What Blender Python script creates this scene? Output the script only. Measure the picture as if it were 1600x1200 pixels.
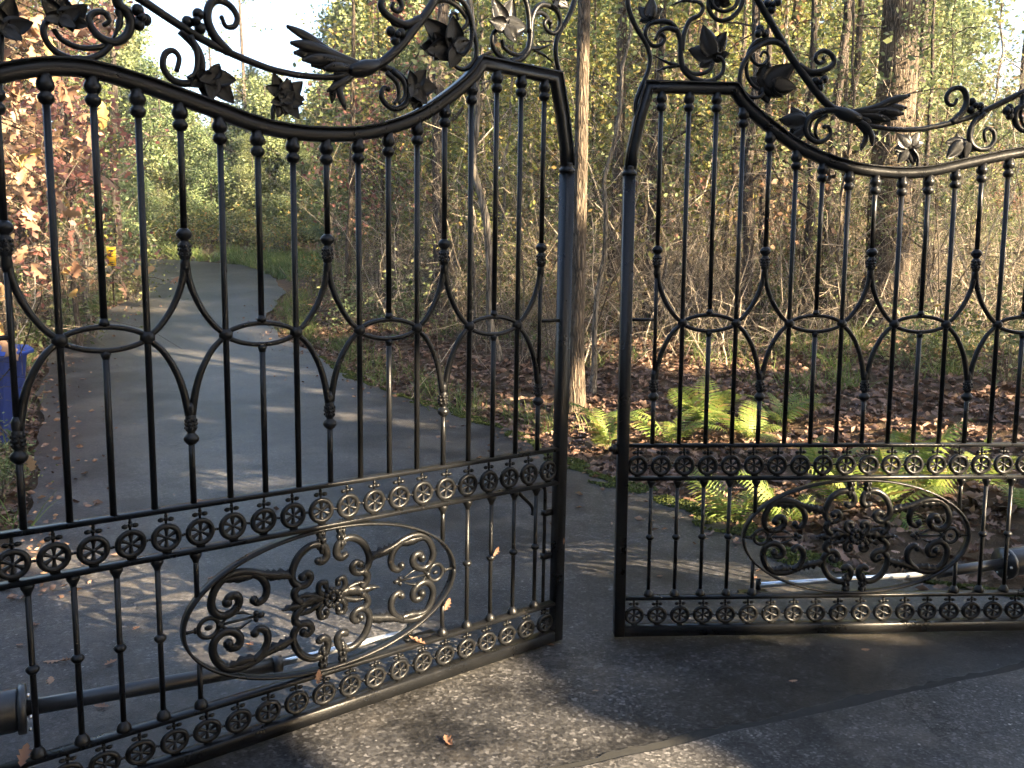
import bpy, math, random
import numpy as np
from mathutils import Vector, Matrix

for _o in list(bpy.data.objects):
    bpy.data.objects.remove(_o)
sc = bpy.context.scene
col = sc.collection
rng = np.random.default_rng(11)
random.seed(11)

# ------------------------------------------------------------------ camera
FPX, PITCH, ROLL, CAMZ = 1307.9, 0.12161, -0.00832, 1.57
_r = np.array([1, 0, 0.]); _f = np.array([0, math.cos(PITCH), -math.sin(PITCH)])
_d = np.array([0, -math.sin(PITCH), -math.cos(PITCH)])
_c, _s = math.cos(ROLL), math.sin(ROLL)
CR, CD, CF = _c * _r + _s * _d, -_s * _r + _c * _d, _f
cam_data = bpy.data.cameras.new('camera')
cam = bpy.data.objects.new('camera', cam_data); col.objects.link(cam)
cam_data.sensor_width = 36.0
cam_data.lens = FPX / 1600 * 36.0
cam_data.clip_end = 600
cam.matrix_world = Matrix(((CR[0], -CD[0], -CF[0], 0), (CR[1], -CD[1], -CF[1], 0),
                           (CR[2], -CD[2], -CF[2], CAMZ), (0, 0, 0, 1)))
sc.camera = cam

# ------------------------------------------------------------------ sky, sun, exposure
SUN_EL = math.radians(23)
SUN_H = np.array([0.82, -0.57]); SUN_H /= np.linalg.norm(SUN_H)
SUN = np.array([SUN_H[0] * math.cos(SUN_EL), SUN_H[1] * math.cos(SUN_EL), math.sin(SUN_EL)])
world = bpy.data.worlds.new('World'); sc.world = world; world.use_nodes = True
wn = world.node_tree.nodes; wl = world.node_tree.links
bg = wn['Background']; sky = wn.new('ShaderNodeTexSky'); sky.sky_type = 'NISHITA'; sky.sun_disc = False
sky.sun_elevation = SUN_EL; sky.sun_rotation = math.atan2(SUN_H[0], SUN_H[1])
sky.air_density = 1.0; sky.dust_density = 3.0; sky.ozone_density = 1.0
wl.new(sky.outputs[0], bg.inputs[0]); bg.inputs[1].default_value = 0.066
sun_l = bpy.data.lights.new('sun', 'SUN'); sun_l.energy = 5.0; sun_l.angle = math.radians(0.55)
sun_l.color = (1.0, 0.79, 0.52)
sun = bpy.data.objects.new('sun', sun_l); col.objects.link(sun)
sun.rotation_euler = Vector(SUN).to_track_quat('Z', 'Y').to_euler()
sun.location = (20, -14, 14)
vs = sc.view_settings
vs.view_transform = 'Standard'; vs.look = 'None'; vs.gamma = 1.0; vs.exposure = 3.55; vs.use_curve_mapping = False
sc.cycles.use_denoising = True
sc.cycles.max_bounces = 3; sc.cycles.diffuse_bounces = 2; sc.cycles.glossy_bounces = 2
sc.cycles.transmission_bounces = 1; sc.cycles.use_adaptive_sampling = True; sc.cycles.adaptive_threshold = 0.04; sc.cycles.adaptive_min_samples = 24; sc.cycles.use_light_tree = False; sc.cycles.debug_use_spatial_splits = True; sc.cycles.transparent_max_bounces = 4

# ------------------------------------------------------------------ node helpers / materials
def material(name, rough=0.6, spec=0.5):
    m = bpy.data.materials.new(name); m.use_nodes = True
    b = m.node_tree.nodes['Principled BSDF']
    b.inputs['Roughness'].default_value = rough
    b.inputs['Specular IOR Level'].default_value = spec
    return m, m.node_tree.nodes, m.node_tree.links, b
def ramp(nodes, stops):
    r = nodes.new('ShaderNodeValToRGB'); e = r.color_ramp.elements
    while len(e) < len(stops): e.new(0.5)
    for k, (p, c) in enumerate(stops):
        e[k].position = p; e[k].color = (c[0], c[1], c[2], 1)
    return r
def noise(nodes, links, scale, detail=4, rough=0.6, vec=None, coord='Object'):
    n = nodes.new('ShaderNodeTexNoise'); n.inputs['Scale'].default_value = scale
    n.inputs['Detail'].default_value = detail; n.inputs['Roughness'].default_value = rough
    if vec is None:
        tc = nodes.new('ShaderNodeTexCoord'); vec = tc.outputs[coord]
    links.new(vec, n.inputs['Vector']); return n
def bump(nodes, links, height, b, strength=0.3, dist=0.01):
    bp = nodes.new('ShaderNodeBump'); bp.inputs['Strength'].default_value = strength
    bp.inputs['Distance'].default_value = dist
    links.new(height, bp.inputs['Height']); links.new(bp.outputs[0], b.inputs['Normal'])

def make_iron():
    m, n, l, b = material('black_painted_iron', 0.32, 0.2)
    a = noise(n, l, 9, 5, 0.65); r = ramp(n, [(0.35, (0.004, 0.0042, 0.0048)), (0.62, (0.006, 0.0063, 0.007)), (0.8, (0.016, 0.0145, 0.013))])
    l.new(a.outputs[0], r.inputs[0]); l.new(r.outputs[0], b.inputs['Base Color'])
    q = ramp(n, [(0.3, (0.24,) * 3), (0.75, (0.42,) * 3)]); l.new(a.outputs[0], q.inputs[0]); l.new(q.outputs[0], b.inputs['Roughness'])
    c2 = noise(n, l, 38, 5, 0.7); cr2 = ramp(n, [(0.64, (0, 0, 0)), (0.74, (0.7,) * 3)]); l.new(c2.outputs[0], cr2.inputs[0])
    mc = n.new('ShaderNodeMixRGB'); l.new(cr2.outputs[0], mc.inputs[0]); l.new(r.outputs[0], mc.inputs[1]); mc.inputs[2].default_value = (0.045, 0.036, 0.028, 1); l.new(mc.outputs[0], b.inputs['Base Color'])
    f = noise(n, l, 110, 4, 0.65); bump(n, l, f.outputs[0], b, 0.22, 0.003)
    return m
def make_plain(name, c, rough=0.5, metal=0.0, var=0.25, scale=20):
    m, n, l, b = material(name, rough)
    b.inputs['Metallic'].default_value = metal
    a = noise(n, l, scale, 4)
    r = ramp(n, [(0.3, [x * (1 - var) for x in c]), (0.7, [min(1, x * (1 + var)) for x in c])])
    l.new(a.outputs[0], r.inputs[0]); l.new(r.outputs[0], b.inputs['Base Color'])
    return m
def make_asphalt(name, dark, light, rough, fleck=0.5, flecksize=170, damp=()):
    m, n, l, b = material(name, rough, 0.2)
    tc = n.new('ShaderNodeTexCoord'); v = tc.outputs['Object']
    big = noise(n, l, 0.55, 5, 0.62, v); r = ramp(n, [(0.36, dark), (0.66, light)]); l.new(big.outputs[0], r.inputs[0])
    vo = n.new('ShaderNodeTexVoronoi'); vo.inputs['Scale'].default_value = flecksize; l.new(v, vo.inputs['Vector'])
    sp = ramp(n, [(0.0, (0.3,) * 3), (0.55, (0.8,) * 3), (0.88, (1.4,) * 3), (1.0, (3.0,) * 3)]); sep = n.new('ShaderNodeSeparateColor'); l.new(vo.outputs['Color'], sep.inputs[0]); l.new(sep.outputs[0], sp.inputs[0])
    mx = n.new('ShaderNodeMixRGB'); mx.blend_type = 'MULTIPLY'; mx.inputs[0].default_value = 0.85
    l.new(r.outputs[0], mx.inputs[1]); l.new(sp.outputs[0], mx.inputs[2])
    v2 = n.new('ShaderNodeTexVoronoi'); v2.inputs['Scale'].default_value = 17; l.new(v, v2.inputs['Vector'])
    fl = ramp(n, [(0.0, (1, 1, 1)), (0.075, (1, 1, 1)), (0.11, (0, 0, 0))]); l.new(v2.outputs['Distance'], fl.inputs[0])
    gate = noise(n, l, 14, 2, 0.5, v); gr = ramp(n, [(0.54, (0, 0, 0)), (0.62, (fleck,) * 3)]); l.new(gate.outputs[0], gr.inputs[0])
    mul = n.new('ShaderNodeMath'); mul.operation = 'MULTIPLY'; l.new(fl.outputs[0], mul.inputs[0]); l.new(gr.outputs[0], mul.inputs[1])
    m2 = n.new('ShaderNodeMixRGB'); l.new(mul.outputs[0], m2.inputs[0]); l.new(mx.outputs[0], m2.inputs[1]); m2.inputs[2].default_value = (0.32, 0.31, 0.29, 1)
    # worn dark stains with their own ragged shape
    st = noise(n, l, 1.3, 8, 0.78, v); sr = ramp(n, [(0.47, (1.12, 1.1, 1.08)), (0.535, (0.7, 0.69, 0.68)), (0.60, (0.32, 0.31, 0.30))]); l.new(st.outputs[0], sr.inputs[0])
    m3 = n.new('ShaderNodeMixRGB'); m3.blend_type = 'MULTIPLY'; m3.inputs[0].default_value = 0.9; l.new(m2.outputs[0], m3.inputs[1]); l.new(sr.outputs[0], m3.inputs[2])
    l.new(m3.outputs[0], b.inputs['Base Color'])
    fine = noise(n, l, 130, 4, 0.7, v); bump(n, l, fine.outputs[0], b, 0.32, 0.005)
    du = noise(n, l, 0.9, 7, 0.7, v); dr = ramp(n, [(0.52, (0, 0, 0)), (0.66, (0.55,) * 3)]); l.new(du.outputs[0], dr.inputs[0])
    md = n.new('ShaderNodeMixRGB'); l.new(dr.outputs[0], md.inputs[0]); l.new(m3.outputs[0], md.inputs[1]); md.inputs[2].default_value = (0.095, 0.082, 0.066, 1); m3 = md
    cr = n.new('ShaderNodeTexVoronoi'); cr.feature = 'DISTANCE_TO_EDGE'; cr.inputs['Scale'].default_value = 1.1
    wv = noise(n, l, 3.0, 6, 0.75, v); ml = n.new('ShaderNodeVectorMath'); ml.operation = 'MULTIPLY_ADD'; ml.inputs[1].default_value = (.9, .9, .9); l.new(wv.outputs['Color'], ml.inputs[0]); l.new(v, ml.inputs[2]); l.new(ml.outputs[0], cr.inputs['Vector'])
    ck = ramp(n, [(0.0, (0.12,) * 3), (0.010, (0.5,) * 3), (0.022, (1,) * 3)]); l.new(cr.outputs['Distance'], ck.inputs[0])
    cg = noise(n, l, 0.8, 3, 0.5, v); cgr = ramp(n, [(0.5, (0, 0, 0)), (0.58, (1, 1, 1))]); l.new(cg.outputs[0], cgr.inputs[0])
    m4 = n.new('ShaderNodeMixRGB'); m4.blend_type = 'MULTIPLY'; l.new(cgr.outputs[0], m4.inputs[0]); l.new(m3.outputs[0], m4.inputs[1]); l.new(ck.outputs[0], m4.inputs[2]); l.new(m4.outputs[0], b.inputs['Base Color'])
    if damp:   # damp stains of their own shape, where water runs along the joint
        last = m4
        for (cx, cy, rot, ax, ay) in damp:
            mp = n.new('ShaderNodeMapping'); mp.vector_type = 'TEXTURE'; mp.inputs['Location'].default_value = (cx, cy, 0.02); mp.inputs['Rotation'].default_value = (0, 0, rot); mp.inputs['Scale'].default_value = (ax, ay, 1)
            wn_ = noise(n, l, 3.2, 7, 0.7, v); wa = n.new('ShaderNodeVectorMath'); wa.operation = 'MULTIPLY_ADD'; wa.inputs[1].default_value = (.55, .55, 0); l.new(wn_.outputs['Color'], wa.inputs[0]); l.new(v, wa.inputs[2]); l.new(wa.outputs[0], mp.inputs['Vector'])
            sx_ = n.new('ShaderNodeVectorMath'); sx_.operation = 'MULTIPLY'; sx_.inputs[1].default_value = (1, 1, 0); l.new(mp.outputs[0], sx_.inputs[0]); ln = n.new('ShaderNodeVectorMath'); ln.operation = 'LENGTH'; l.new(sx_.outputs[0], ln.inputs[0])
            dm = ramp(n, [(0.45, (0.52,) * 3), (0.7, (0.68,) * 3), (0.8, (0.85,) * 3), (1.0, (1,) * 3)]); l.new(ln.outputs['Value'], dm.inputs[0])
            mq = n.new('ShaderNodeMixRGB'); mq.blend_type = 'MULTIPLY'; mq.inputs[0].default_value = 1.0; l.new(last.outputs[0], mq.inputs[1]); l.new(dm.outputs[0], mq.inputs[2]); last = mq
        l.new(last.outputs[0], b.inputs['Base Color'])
    return m
def make_leafy(name, stops, rough=0.55, trans=0.35, objvar=True):
    """foliage: colour picked per leaf by the 'rnd' attribute"""
    m, n, l, b = material(name, rough, 0.3)
    at = n.new('ShaderNodeAttribute'); at.attribute_name = 'rnd'
    r = ramp(n, stops); l.new(at.outputs['Fac'], r.inputs[0]); outc = r.outputs[0]
    if objvar:
        oi = n.new('ShaderNodeObjectInfo'); hs = n.new('ShaderNodeHueSaturation')
        mr = n.new('ShaderNodeMapRange'); mr.inputs['To Min'].default_value = 0.465; mr.inputs['To Max'].default_value = 0.52
        l.new(oi.outputs['Random'], mr.inputs[0]); l.new(mr.outputs[0], hs.inputs['Hue']); l.new(outc, hs.inputs['Color']); outc = hs.outputs[0]
    l.new(outc, b.inputs['Base Color'])
    t = n.new('ShaderNodeBsdfTranslucent'); l.new(outc, t.inputs[0])
    mix = n.new('ShaderNodeMixShader'); mix.inputs[0].default_value = trans
    l.new(b.outputs[0], mix.inputs[1]); l.new(t.outputs[0], mix.inputs[2])
    l.new(mix.outputs[0], n['Material Output'].inputs['Surface'])
    return m
def make_bark(name, dark, light, scale=1.0):
    m, n, l, b = material(name, 0.85, 0.2)
    tc = n.new('ShaderNodeTexCoord'); mp = n.new('ShaderNodeMapping'); mp.inputs['Scale'].default_value = (scale, scale, 0.16 * scale)
    l.new(tc.outputs['Object'], mp.inputs['Vector'])
    vf = n.new('ShaderNodeTexVoronoi'); vf.feature = 'DISTANCE_TO_EDGE'; vf.inputs['Scale'].default_value = 30; nz = noise(n, l, 9, 4, 0.6, mp.outputs[0]); wv = n.new('ShaderNodeVectorMath'); wv.operation = 'MULTIPLY_ADD'; wv.inputs[1].default_value = (.12, .12, .12); l.new(nz.outputs['Color'], wv.inputs[0]); l.new(mp.outputs[0], wv.inputs[2]); l.new(wv.outputs[0], vf.inputs['Vector'])
    a = noise(n, l, 26, 6, 0.7, mp.outputs[0]); p = noise(n, l, 2.2, 4, 0.6, tc.outputs['Object'])
    ad = n.new('ShaderNodeMath'); ad.operation = 'MULTIPLY_ADD'; ad.inputs[1].default_value = 0.65; l.new(a.outputs[0], ad.inputs[0])
    hf = n.new('ShaderNodeMath'); hf.operation = 'MULTIPLY'; hf.inputs[1].default_value = 0.35; l.new(p.outputs[0], hf.inputs[0]); l.new(hf.outputs[0], ad.inputs[2])
    r = ramp(n, [(0.36, dark), (0.52, [(x + y) / 2 for x, y in zip(dark, light)]), (0.64, light)]); l.new(ad.outputs[0], r.inputs[0])
    fr = ramp(n, [(0.0, (0.3,) * 3), (0.10, (0.75,) * 3), (0.22, (1.05,) * 3)]); l.new(vf.outputs['Distance'], fr.inputs[0])
    mm = n.new('ShaderNodeMixRGB'); mm.blend_type = 'MULTIPLY'; mm.inputs[0].default_value = 1.0; l.new(r.outputs[0], mm.inputs[1]); l.new(fr.outputs[0], mm.inputs[2])
    l.new(mm.outputs[0], b.inputs['Base Color']); bump(n, l, vf.outputs['Distance'], b, 0.9, 0.05)
    return m
def make_ground():
    m, n, l, b = material('forest_soil', 0.95, 0.1)
    a = noise(n, l, 3.5, 8, 0.75); r = ramp(n, [(0.3, (0.035, 0.024, 0.016)), (0.5, (0.085, 0.058, 0.036)), (0.7, (0.15, 0.10, 0.062))])
    l.new(a.outputs[0], r.inputs[0]); l.new(r.outputs[0], b.inputs['Base Color'])
    f = noise(n, l, 22, 6, 0.75); bump(n, l, f.outputs[0], b, 1.0, 0.05)
    return m

IRON = make_iron()
CHROME = make_plain('bare_aluminium_rod', (0.72, 0.73, 0.75), 0.28, 0.9, 0.06)
ARMBLK = make_plain('satin_black_tube', (0.018, 0.019, 0.021), 0.33)
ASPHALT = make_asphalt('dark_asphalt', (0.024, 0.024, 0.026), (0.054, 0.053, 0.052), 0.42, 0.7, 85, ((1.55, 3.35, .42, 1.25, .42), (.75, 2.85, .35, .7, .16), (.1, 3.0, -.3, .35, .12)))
APRON = make_asphalt('grey_apron', (0.036, 0.036, 0.037), (0.066, 0.064, 0.062), 0.55, 1.0, 120)
JOINT = make_plain('joint_dirt', (0.006, 0.006, 0.005), 0.95, 0, 0.5, 40)
SOIL = make_ground()
BLUEP = make_plain('blue_plastic', (0.012, 0.026, 0.14), 0.55, 0, 0.15)
BLUEL = make_plain('bright_blue_lid_plastic', (0.016, 0.044, 0.25), 0.5, 0, 0.12)
RUBBER = make_plain('black_rubber', (0.015, 0.015, 0.016), 0.7)
YELLOW = make_plain('yellow_sign_paint', (0.85, 0.52, 0.02), 0.45, 0, 0.1)
INK = make_plain('black_sign_print', (0.012, 0.012, 0.012), 0.5)
BARK_TAN = make_bark('tan_grey_bark', (0.035, 0.027, 0.02), (0.20, 0.155, 0.11))
BARK_DARK = make_bark('dark_bark', (0.035, 0.029, 0.024), (0.15, 0.12, 0.095))
BARK_PALE = make_bark('pale_smooth_bark', (0.11, 0.095, 0.075), (0.28, 0.24, 0.19), 0.6)
TWIG = make_leafy('twigs', [(0.0, (0.045, 0.037, 0.028)), (0.4, (0.12, 0.098, 0.072)), (0.75, (0.23, 0.19, 0.14)), (1.0, (0.42, 0.36, 0.275))], 0.8, 0.0, False)
LEAF_BRUSH = make_leafy('brush_leaves', [(0.0, (0.04, 0.065, 0.022)), (0.3, (0.09, 0.125, 0.042)), (0.5, (0.145, 0.155, 0.06)), (0.68, (0.21, 0.17, 0.078)), (0.84, (0.20, 0.125, 0.07)), (1.0, (0.12, 0.066, 0.04))], 0.55, 0.4, False)
LEAF_GREEN = make_leafy('grey_green_foliage', [(0.0, (0.05, 0.075, 0.032)), (0.5, (0.12, 0.16, 0.07)), (0.85, (0.20, 0.24, 0.10)), (1.0, (0.30, 0.28, 0.12))])
LEAF_YELLOW = make_leafy('yellow_green_foliage', [(0.0, (0.05, 0.075, 0.02)), (0.45, (0.15, 0.18, 0.045)), (0.8, (0.30, 0.26, 0.07)), (1.0, (0.30, 0.15, 0.05))])
LEAF_BROWN = make_leafy('russet_foliage', [(0.0, (0.10, 0.05, 0.034)), (0.4, (0.24, 0.125, 0.08)), (0.8, (0.36, 0.215, 0.14)), (1.0, (0.42, 0.29, 0.16))])
OAK_LEAF = make_leafy('dry_oak_leaf', [(0.0, (0.16, 0.085, 0.055)), (0.4, (0.29, 0.17, 0.11)), (0.75, (0.38, 0.245, 0.16)), (1.0, (0.44, 0.28, 0.10))], 0.6, 0.4, False)
LITTER = make_leafy('leaf_litter_brown', [(0.0, (0.04, 0.024, 0.017)), (0.35, (0.11, 0.064, 0.043)), (0.7, (0.20, 0.122, 0.085)), (0.92, (0.30, 0.20, 0.14)), (1.0, (0.36, 0.18, 0.07))], 0.6, 0.12, False)
MOSS = make_leafy('moss_green', [(0.0, (0.025, 0.034, 0.010)), (0.5, (0.06, 0.078, 0.018)), (1.0, (0.13, 0.145, 0.035))], 0.9, 0.2, False)
SHADE_LEAF = make_leafy('dark_evergreen', [(0.0, (0.025, 0.04, 0.015)), (1.0, (0.07, 0.09, 0.03))], 0.6, 0.0, False)
FERN = make_leafy('fern_green', [(0.0, (0.07, 0.12, 0.028)), (0.6, (0.15, 0.205, 0.045)), (0.9, (0.24, 0.26, 0.065)), (1.0, (0.26, 0.17, 0.07))], 0.5, 0.45, False)
GRASS = make_leafy('grass_blade', [(0.0, (0.05, 0.08, 0.02)), (0.6, (0.12, 0.17, 0.045)), (1.0, (0.30, 0.26, 0.11))], 0.6, 0.35, False)

# ------------------------------------------------------------------ mesh builder
class MB:
    def __init__(s): s.v = []; s.f = []; s.r = []; s.n = 0
    def add(s, V, F, rnd=None):
        V = np.asarray(V, float).reshape(-1, 3)
        s.v.append(V); s.f += [tuple(int(i) + s.n for i in q) for q in F]
        s.r.append(np.full(len(V), 0.5) if rnd is None else np.broadcast_to(np.asarray(rnd, float), (len(V),)))
        s.n += len(V); return s
    def mesh(s, name, mat, smooth=True):
        me = bpy.data.meshes.new(name)
        V = np.concatenate(s.v) if s.v else np.zeros((0, 3))
        me.from_pydata(V.tolist(), [], s.f)
        if smooth: me.polygons.foreach_set('use_smooth', np.ones(len(me.polygons), bool))
        me.materials.append(mat); me.update(); return me
    def tube(s, P, rad, n=8, sy=1.0, closed=False, caps=True, up=(0, 1, 0)):
        """sweep a circle (scaled sy along 'up') along the polyline P"""
        P = np.asarray(P, float); K = len(P); rad = np.broadcast_to(np.asarray(rad, float), (K,))
        T = np.gradient(P, axis=0)
        if closed: T = np.roll(P, -1, 0) - np.roll(P, 1, 0)
        T /= np.linalg.norm(T, axis=1)[:, None] + 1e-12
        U = np.broadcast_to(np.asarray(up, float), (K, 3)) - T * (T @ np.asarray(up, float))[:, None]
        U /= np.linalg.norm(U, axis=1)[:, None] + 1e-12; W = np.cross(T, U)
        a = np.arange(n) * 2 * math.pi / n
        ring = P[:, None] + rad[:, None, None] * (np.cos(a)[None, :, None] * W[:, None] + sy * np.sin(a)[None, :, None] * U[:, None])
        F = []
        R = K if closed else K - 1
        for k in range(R):
            k2 = (k + 1) % K
            for j in range(n): F.append((k * n + j, k * n + (j + 1) % n, k2 * n + (j + 1) % n, k2 * n + j))
        if caps and not closed: F.append(tuple(range(n))[::-1]); F.append(tuple((K - 1) * n + j for j in range(n)))
        return s.add(ring.reshape(-1, 3), F)
    def prof(s, P, shape, closed=False, up=(0, 1, 0)):
        """sweep a polygon shape [(side, up)] along P, mitred"""
        P = np.asarray(P, float); K = len(P); up = np.asarray(up, float); n = len(shape)
        d = np.diff(P, axis=0); d /= np.linalg.norm(d, axis=1)[:, None]
        T = np.vstack([d[:1], d[:-1] + d[1:], d[-1:]])
        T /= np.linalg.norm(T, axis=1)[:, None]
        V = []
        for k in range(K):
            w = np.cross(T[k], up); w /= np.linalg.norm(w)
            c = 1.0 if k in (0, K - 1) else 1 / max(0.5, float(d[k - 1] @ T[k]))
            for (x, y) in shape: V.append(P[k] + w * x * c + up * y)
        F = [(k * n + j, k * n + (j + 1) % n, (k + 1) * n + (j + 1) % n, (k + 1) * n + j) for k in range(K - 1) for j in range(n)]
        F.append(tuple(range(n))[::-1]); F.append(tuple((K - 1) * n + j for j in range(n)))
        return s.add(V, F)
    def lathe(s, prof, c=(0, 0, 0), n=12):
        a = np.arange(n) * 2 * math.pi / n; V = []
        for (r, z) in prof: V += [(c[0] + r * math.cos(t), c[1] + r * math.sin(t), c[2] + z) for t in a]
        K = len(prof)
        F = [(k * n + j, k * n + (j + 1) % n, (k + 1) * n + (j + 1) % n, (k + 1) * n + j) for k in range(K - 1) for j in range(n)]
        F += [tuple(range(n))[::-1], tuple((K - 1) * n + j for j in range(n))]
        return s.add(V, F)
    def ball(s, c, r, n=8, sc3=(1, 1, 1)):
        prof = [(r * max(0.02, math.sin(t)), -r * math.cos(t)) for t in np.linspace(0, math.pi, 6)]
        k = s.n; s.lathe(prof, (0, 0, 0), n); s.v[-1] = s.v[-1] * np.array(sc3) + np.array(c); return s
    def box(s, lo, hi, bev=0.0):
        (a, b, c), (d, e, f) = lo, hi
        if bev <= 0:
            V = [(x, y, z) for x in (a, d) for y in (b, e) for z in (c, f)]
            return s.add(V, [(0, 1, 3, 2), (4, 6, 7, 5), (0, 4, 5, 1), (2, 3, 7, 6), (0, 2, 6, 4), (1, 5, 7, 3)])
        oct_ = [(a + bev, b), (d - bev, b), (d, b + bev), (d, e - bev), (d - bev, e), (a + bev, e), (a, e - bev), (a, b + bev)]
        V = [(x, y, z) for z in (c, f) for x, y in oct_]
        F = [(j, (j + 1) % 8, 8 + (j + 1) % 8, 8 + j) for j in range(8)] + [tuple(range(8))[::-1], tuple(range(8, 16))]
        return s.add(V, F)

def obj(name, data, parent=None, mat=None, loc=None):
    if isinstance(data, MB): data = data.mesh(name, mat)
    o = bpy.data.objects.new(name, data); col.objects.link(o)
    if parent is not None: o.parent = parent
    if loc is not None: o.location = loc
    return o
def empty(name, M=None, loc=None):
    o = bpy.data.objects.new(name, None); col.objects.link(o); o.empty_display_size = 0.1
    if M is not None: o.matrix_world = M
    if loc is not None: o.location = loc
    return o
def tag(o, label=None, cat=None, group=None, kind=None):
    if label: o['label'] = label
    if cat: o['category'] = cat
    if group: o['group'] = group
    if kind: o['kind'] = kind
    return o
def copy_tree(o, parent=None):
    c = o.copy(); col.objects.link(c); c.parent = parent
    for ch in o.children: copy_tree(ch, c)
    return c
def smooth(pts, m=6, closed=False):
    """Catmull-Rom through the points"""
    P = np.asarray(pts, float); n = len(P)
    if not closed: Q = np.vstack([2 * P[0] - P[1], P, 2 * P[-1] - P[-2]])
    else: Q = np.vstack([P[-1], P, P[0], P[1]])
    out = []
    for k in range(1, len(Q) - 2):
        p0, p1, p2, p3 = Q[k - 1], Q[k], Q[k + 1], Q[k + 2]
        for t in np.arange(m) / m:
            out.append(0.5 * ((2 * p1) + (p2 - p0) * t + (2 * p0 - 5 * p1 + 4 * p2 - p3) * t * t + (3 * p1 - p0 - 3 * p2 + p3) * t ** 3))
    if not closed: out.append(P[-1])
    return np.array(out)
def fast_mesh(name, V, quads, mat, rnd=None, smooth_=False):
    """big meshes straight from numpy; quads is (N,3) or (N,4)"""
    V = np.ascontiguousarray(V, np.float32); Q = np.ascontiguousarray(quads, np.int32); N, k = Q.shape
    me = bpy.data.meshes.new(name)
    me.vertices.add(len(V)); me.vertices.foreach_set('co', V.ravel())
    me.loops.add(N * k); me.loops.foreach_set('vertex_index', Q.ravel())
    me.polygons.add(N); me.polygons.foreach_set('loop_start', np.arange(0, N * k, k, dtype=np.int32))
    if smooth_: me.polygons.foreach_set('use_smooth', np.ones(N, bool))
    if rnd is not None:
        a = me.attributes.new('rnd', 'FLOAT', 'POINT'); a.data.foreach_set('value', np.ascontiguousarray(rnd, np.float32))
    me.update(calc_edges=True); me.materials.append(mat); return me
def tubes(P, rad, sides=3):
    """N polylines (N,K,3) with radii (N,K) -> verts, quads"""
    N, K, _ = P.shape
    T = np.gradient(P, axis=1); T /= np.linalg.norm(T, axis=2, keepdims=True) + 1e-9
    ref = np.where(np.abs(T[..., 2:3]) > 0.8, np.array([1., 0, 0]), np.array([0, 0, 1.]))
    U = np.cross(T, ref); U /= np.linalg.norm(U, axis=2, keepdims=True) + 1e-9; W = np.cross(T, U)
    a = np.arange(sides) * 2 * math.pi / sides
    V = P[:, :, None] + rad[:, :, None, None] * (np.cos(a)[:, None] * U[:, :, None] + np.sin(a)[:, None] * W[:, :, None])
    base = (np.arange(N) * K * sides)[:, None, None] + (np.arange(K - 1) * sides)[None, :, None]
    j = np.arange(sides)[None, None]; j2 = (j + 1) % sides
    Q = np.stack([base + j, base + j2, base + sides + j2, base + sides + j], -1)
    return V.reshape(-1, 3), Q.reshape(-1, 4)
def rand_dirs(n, flat=0.0):
    d = rng.normal(size=(n, 3)); d[:, 2] *= (1 - flat); return d / (np.linalg.norm(d, axis=1, keepdims=True) + 1e-9)
def leaf_cards(C, size, flat=0.3, aspect=0.55, fold=0.18):
    """4-triangle pointed leaves at the centres C: verts (N*5), tris"""
    N = len(C); size = np.broadcast_to(size, (N,))[:, None]
    L = rand_dirs(N, flat); R0 = rand_dirs(N, 0); Wd = np.cross(L, R0); Wd /= np.linalg.norm(Wd, axis=1, keepdims=True) + 1e-9
    Nn = np.cross(L, Wd)
    b = C - L * size * 0.5; t = C + L * size * 0.5
    m = C + Nn * size * fold * 0.4
    l = C + Wd * size * aspect * 0.5 - Nn * size * fold * 0.3; r = C - Wd * size * aspect * 0.5 - Nn * size * fold * 0.3
    V = np.stack([b, l, t, r, m], 1).reshape(-1, 3)
    k = (np.arange(N) * 5)[:, None]
    F = np.concatenate([k + np.array([[0, 4, 1]]), k + np.array([[1, 4, 2]]), k + np.array([[2, 4, 3]]), k + np.array([[3, 4, 0]])])
    return V, F
def quad_cards(C, size, flat=0.3, aspect=0.6):
    N = len(C); size = np.broadcast_to(size, (N,))[:, None]
    L = rand_dirs(N, flat); Wd = np.cross(L, rand_dirs(N, 0)); Wd /= np.linalg.norm(Wd, axis=1, keepdims=True) + 1e-9
    V = np.stack([C - L * size * .5, C + Wd * size * aspect * .5, C + L * size * .5, C - Wd * size * aspect * .5], 1).reshape(-1, 3)
    return V, (np.arange(N) * 4)[:, None] + np.arange(4)[None]

# ------------------------------------------------------------------ terrain
_gy = np.array([-40, 4, 6, 10, 14, 18, 22, 26, 30, 40, 60, 120.]); _gz = np.array([0, 0, .02, .15, .45, .84, 1.26, 1.71, 2.18, 2.9, 3.7, 5.5])
_ry = np.array([-40, 2.6, 3.3, 3.8, 4.05, 4.4, 5.0, 5.5, 5.8, 6.65, 8.1, 9.2, 11, 13.2, 14.8, 17.3, 21.8, 25, 27.5, 29.5, 31, 33]); _rx = np.array([14, 12, 7.5, 4.2, 2.6, 1.75, 1.45, 1.33, 1.12, .56, .0, -.7, -2, -3.1, -4.07, -5.1, -5.9, -7.1, -8.6, -9.8, -12.5, -20])
_ly = np.array([-40, 1.6, 2.6, 3.4, 4.15, 5.2, 7.8, 10, 13, 15.5, 18, 21.8, 25, 26.6, 28]); _lx = np.array([-14, -9, -4.6, -2.9, -2.55, -3.1, -4.45, -5.7, -7.2, -8.1, -8.7, -9.6, -10.8, -13, -20])
def zbase(y): return np.interp(y, _gy, _gz)
def edge_r(y): return np.interp(y, _ry, _rx)
def edge_l(y): return np.interp(y, _ly, _lx)
def off_drive(x, y):
    """signed distance-ish to the drive, positive outside"""
    return np.maximum(x - edge_r(y), edge_l(y) - x)
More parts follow.
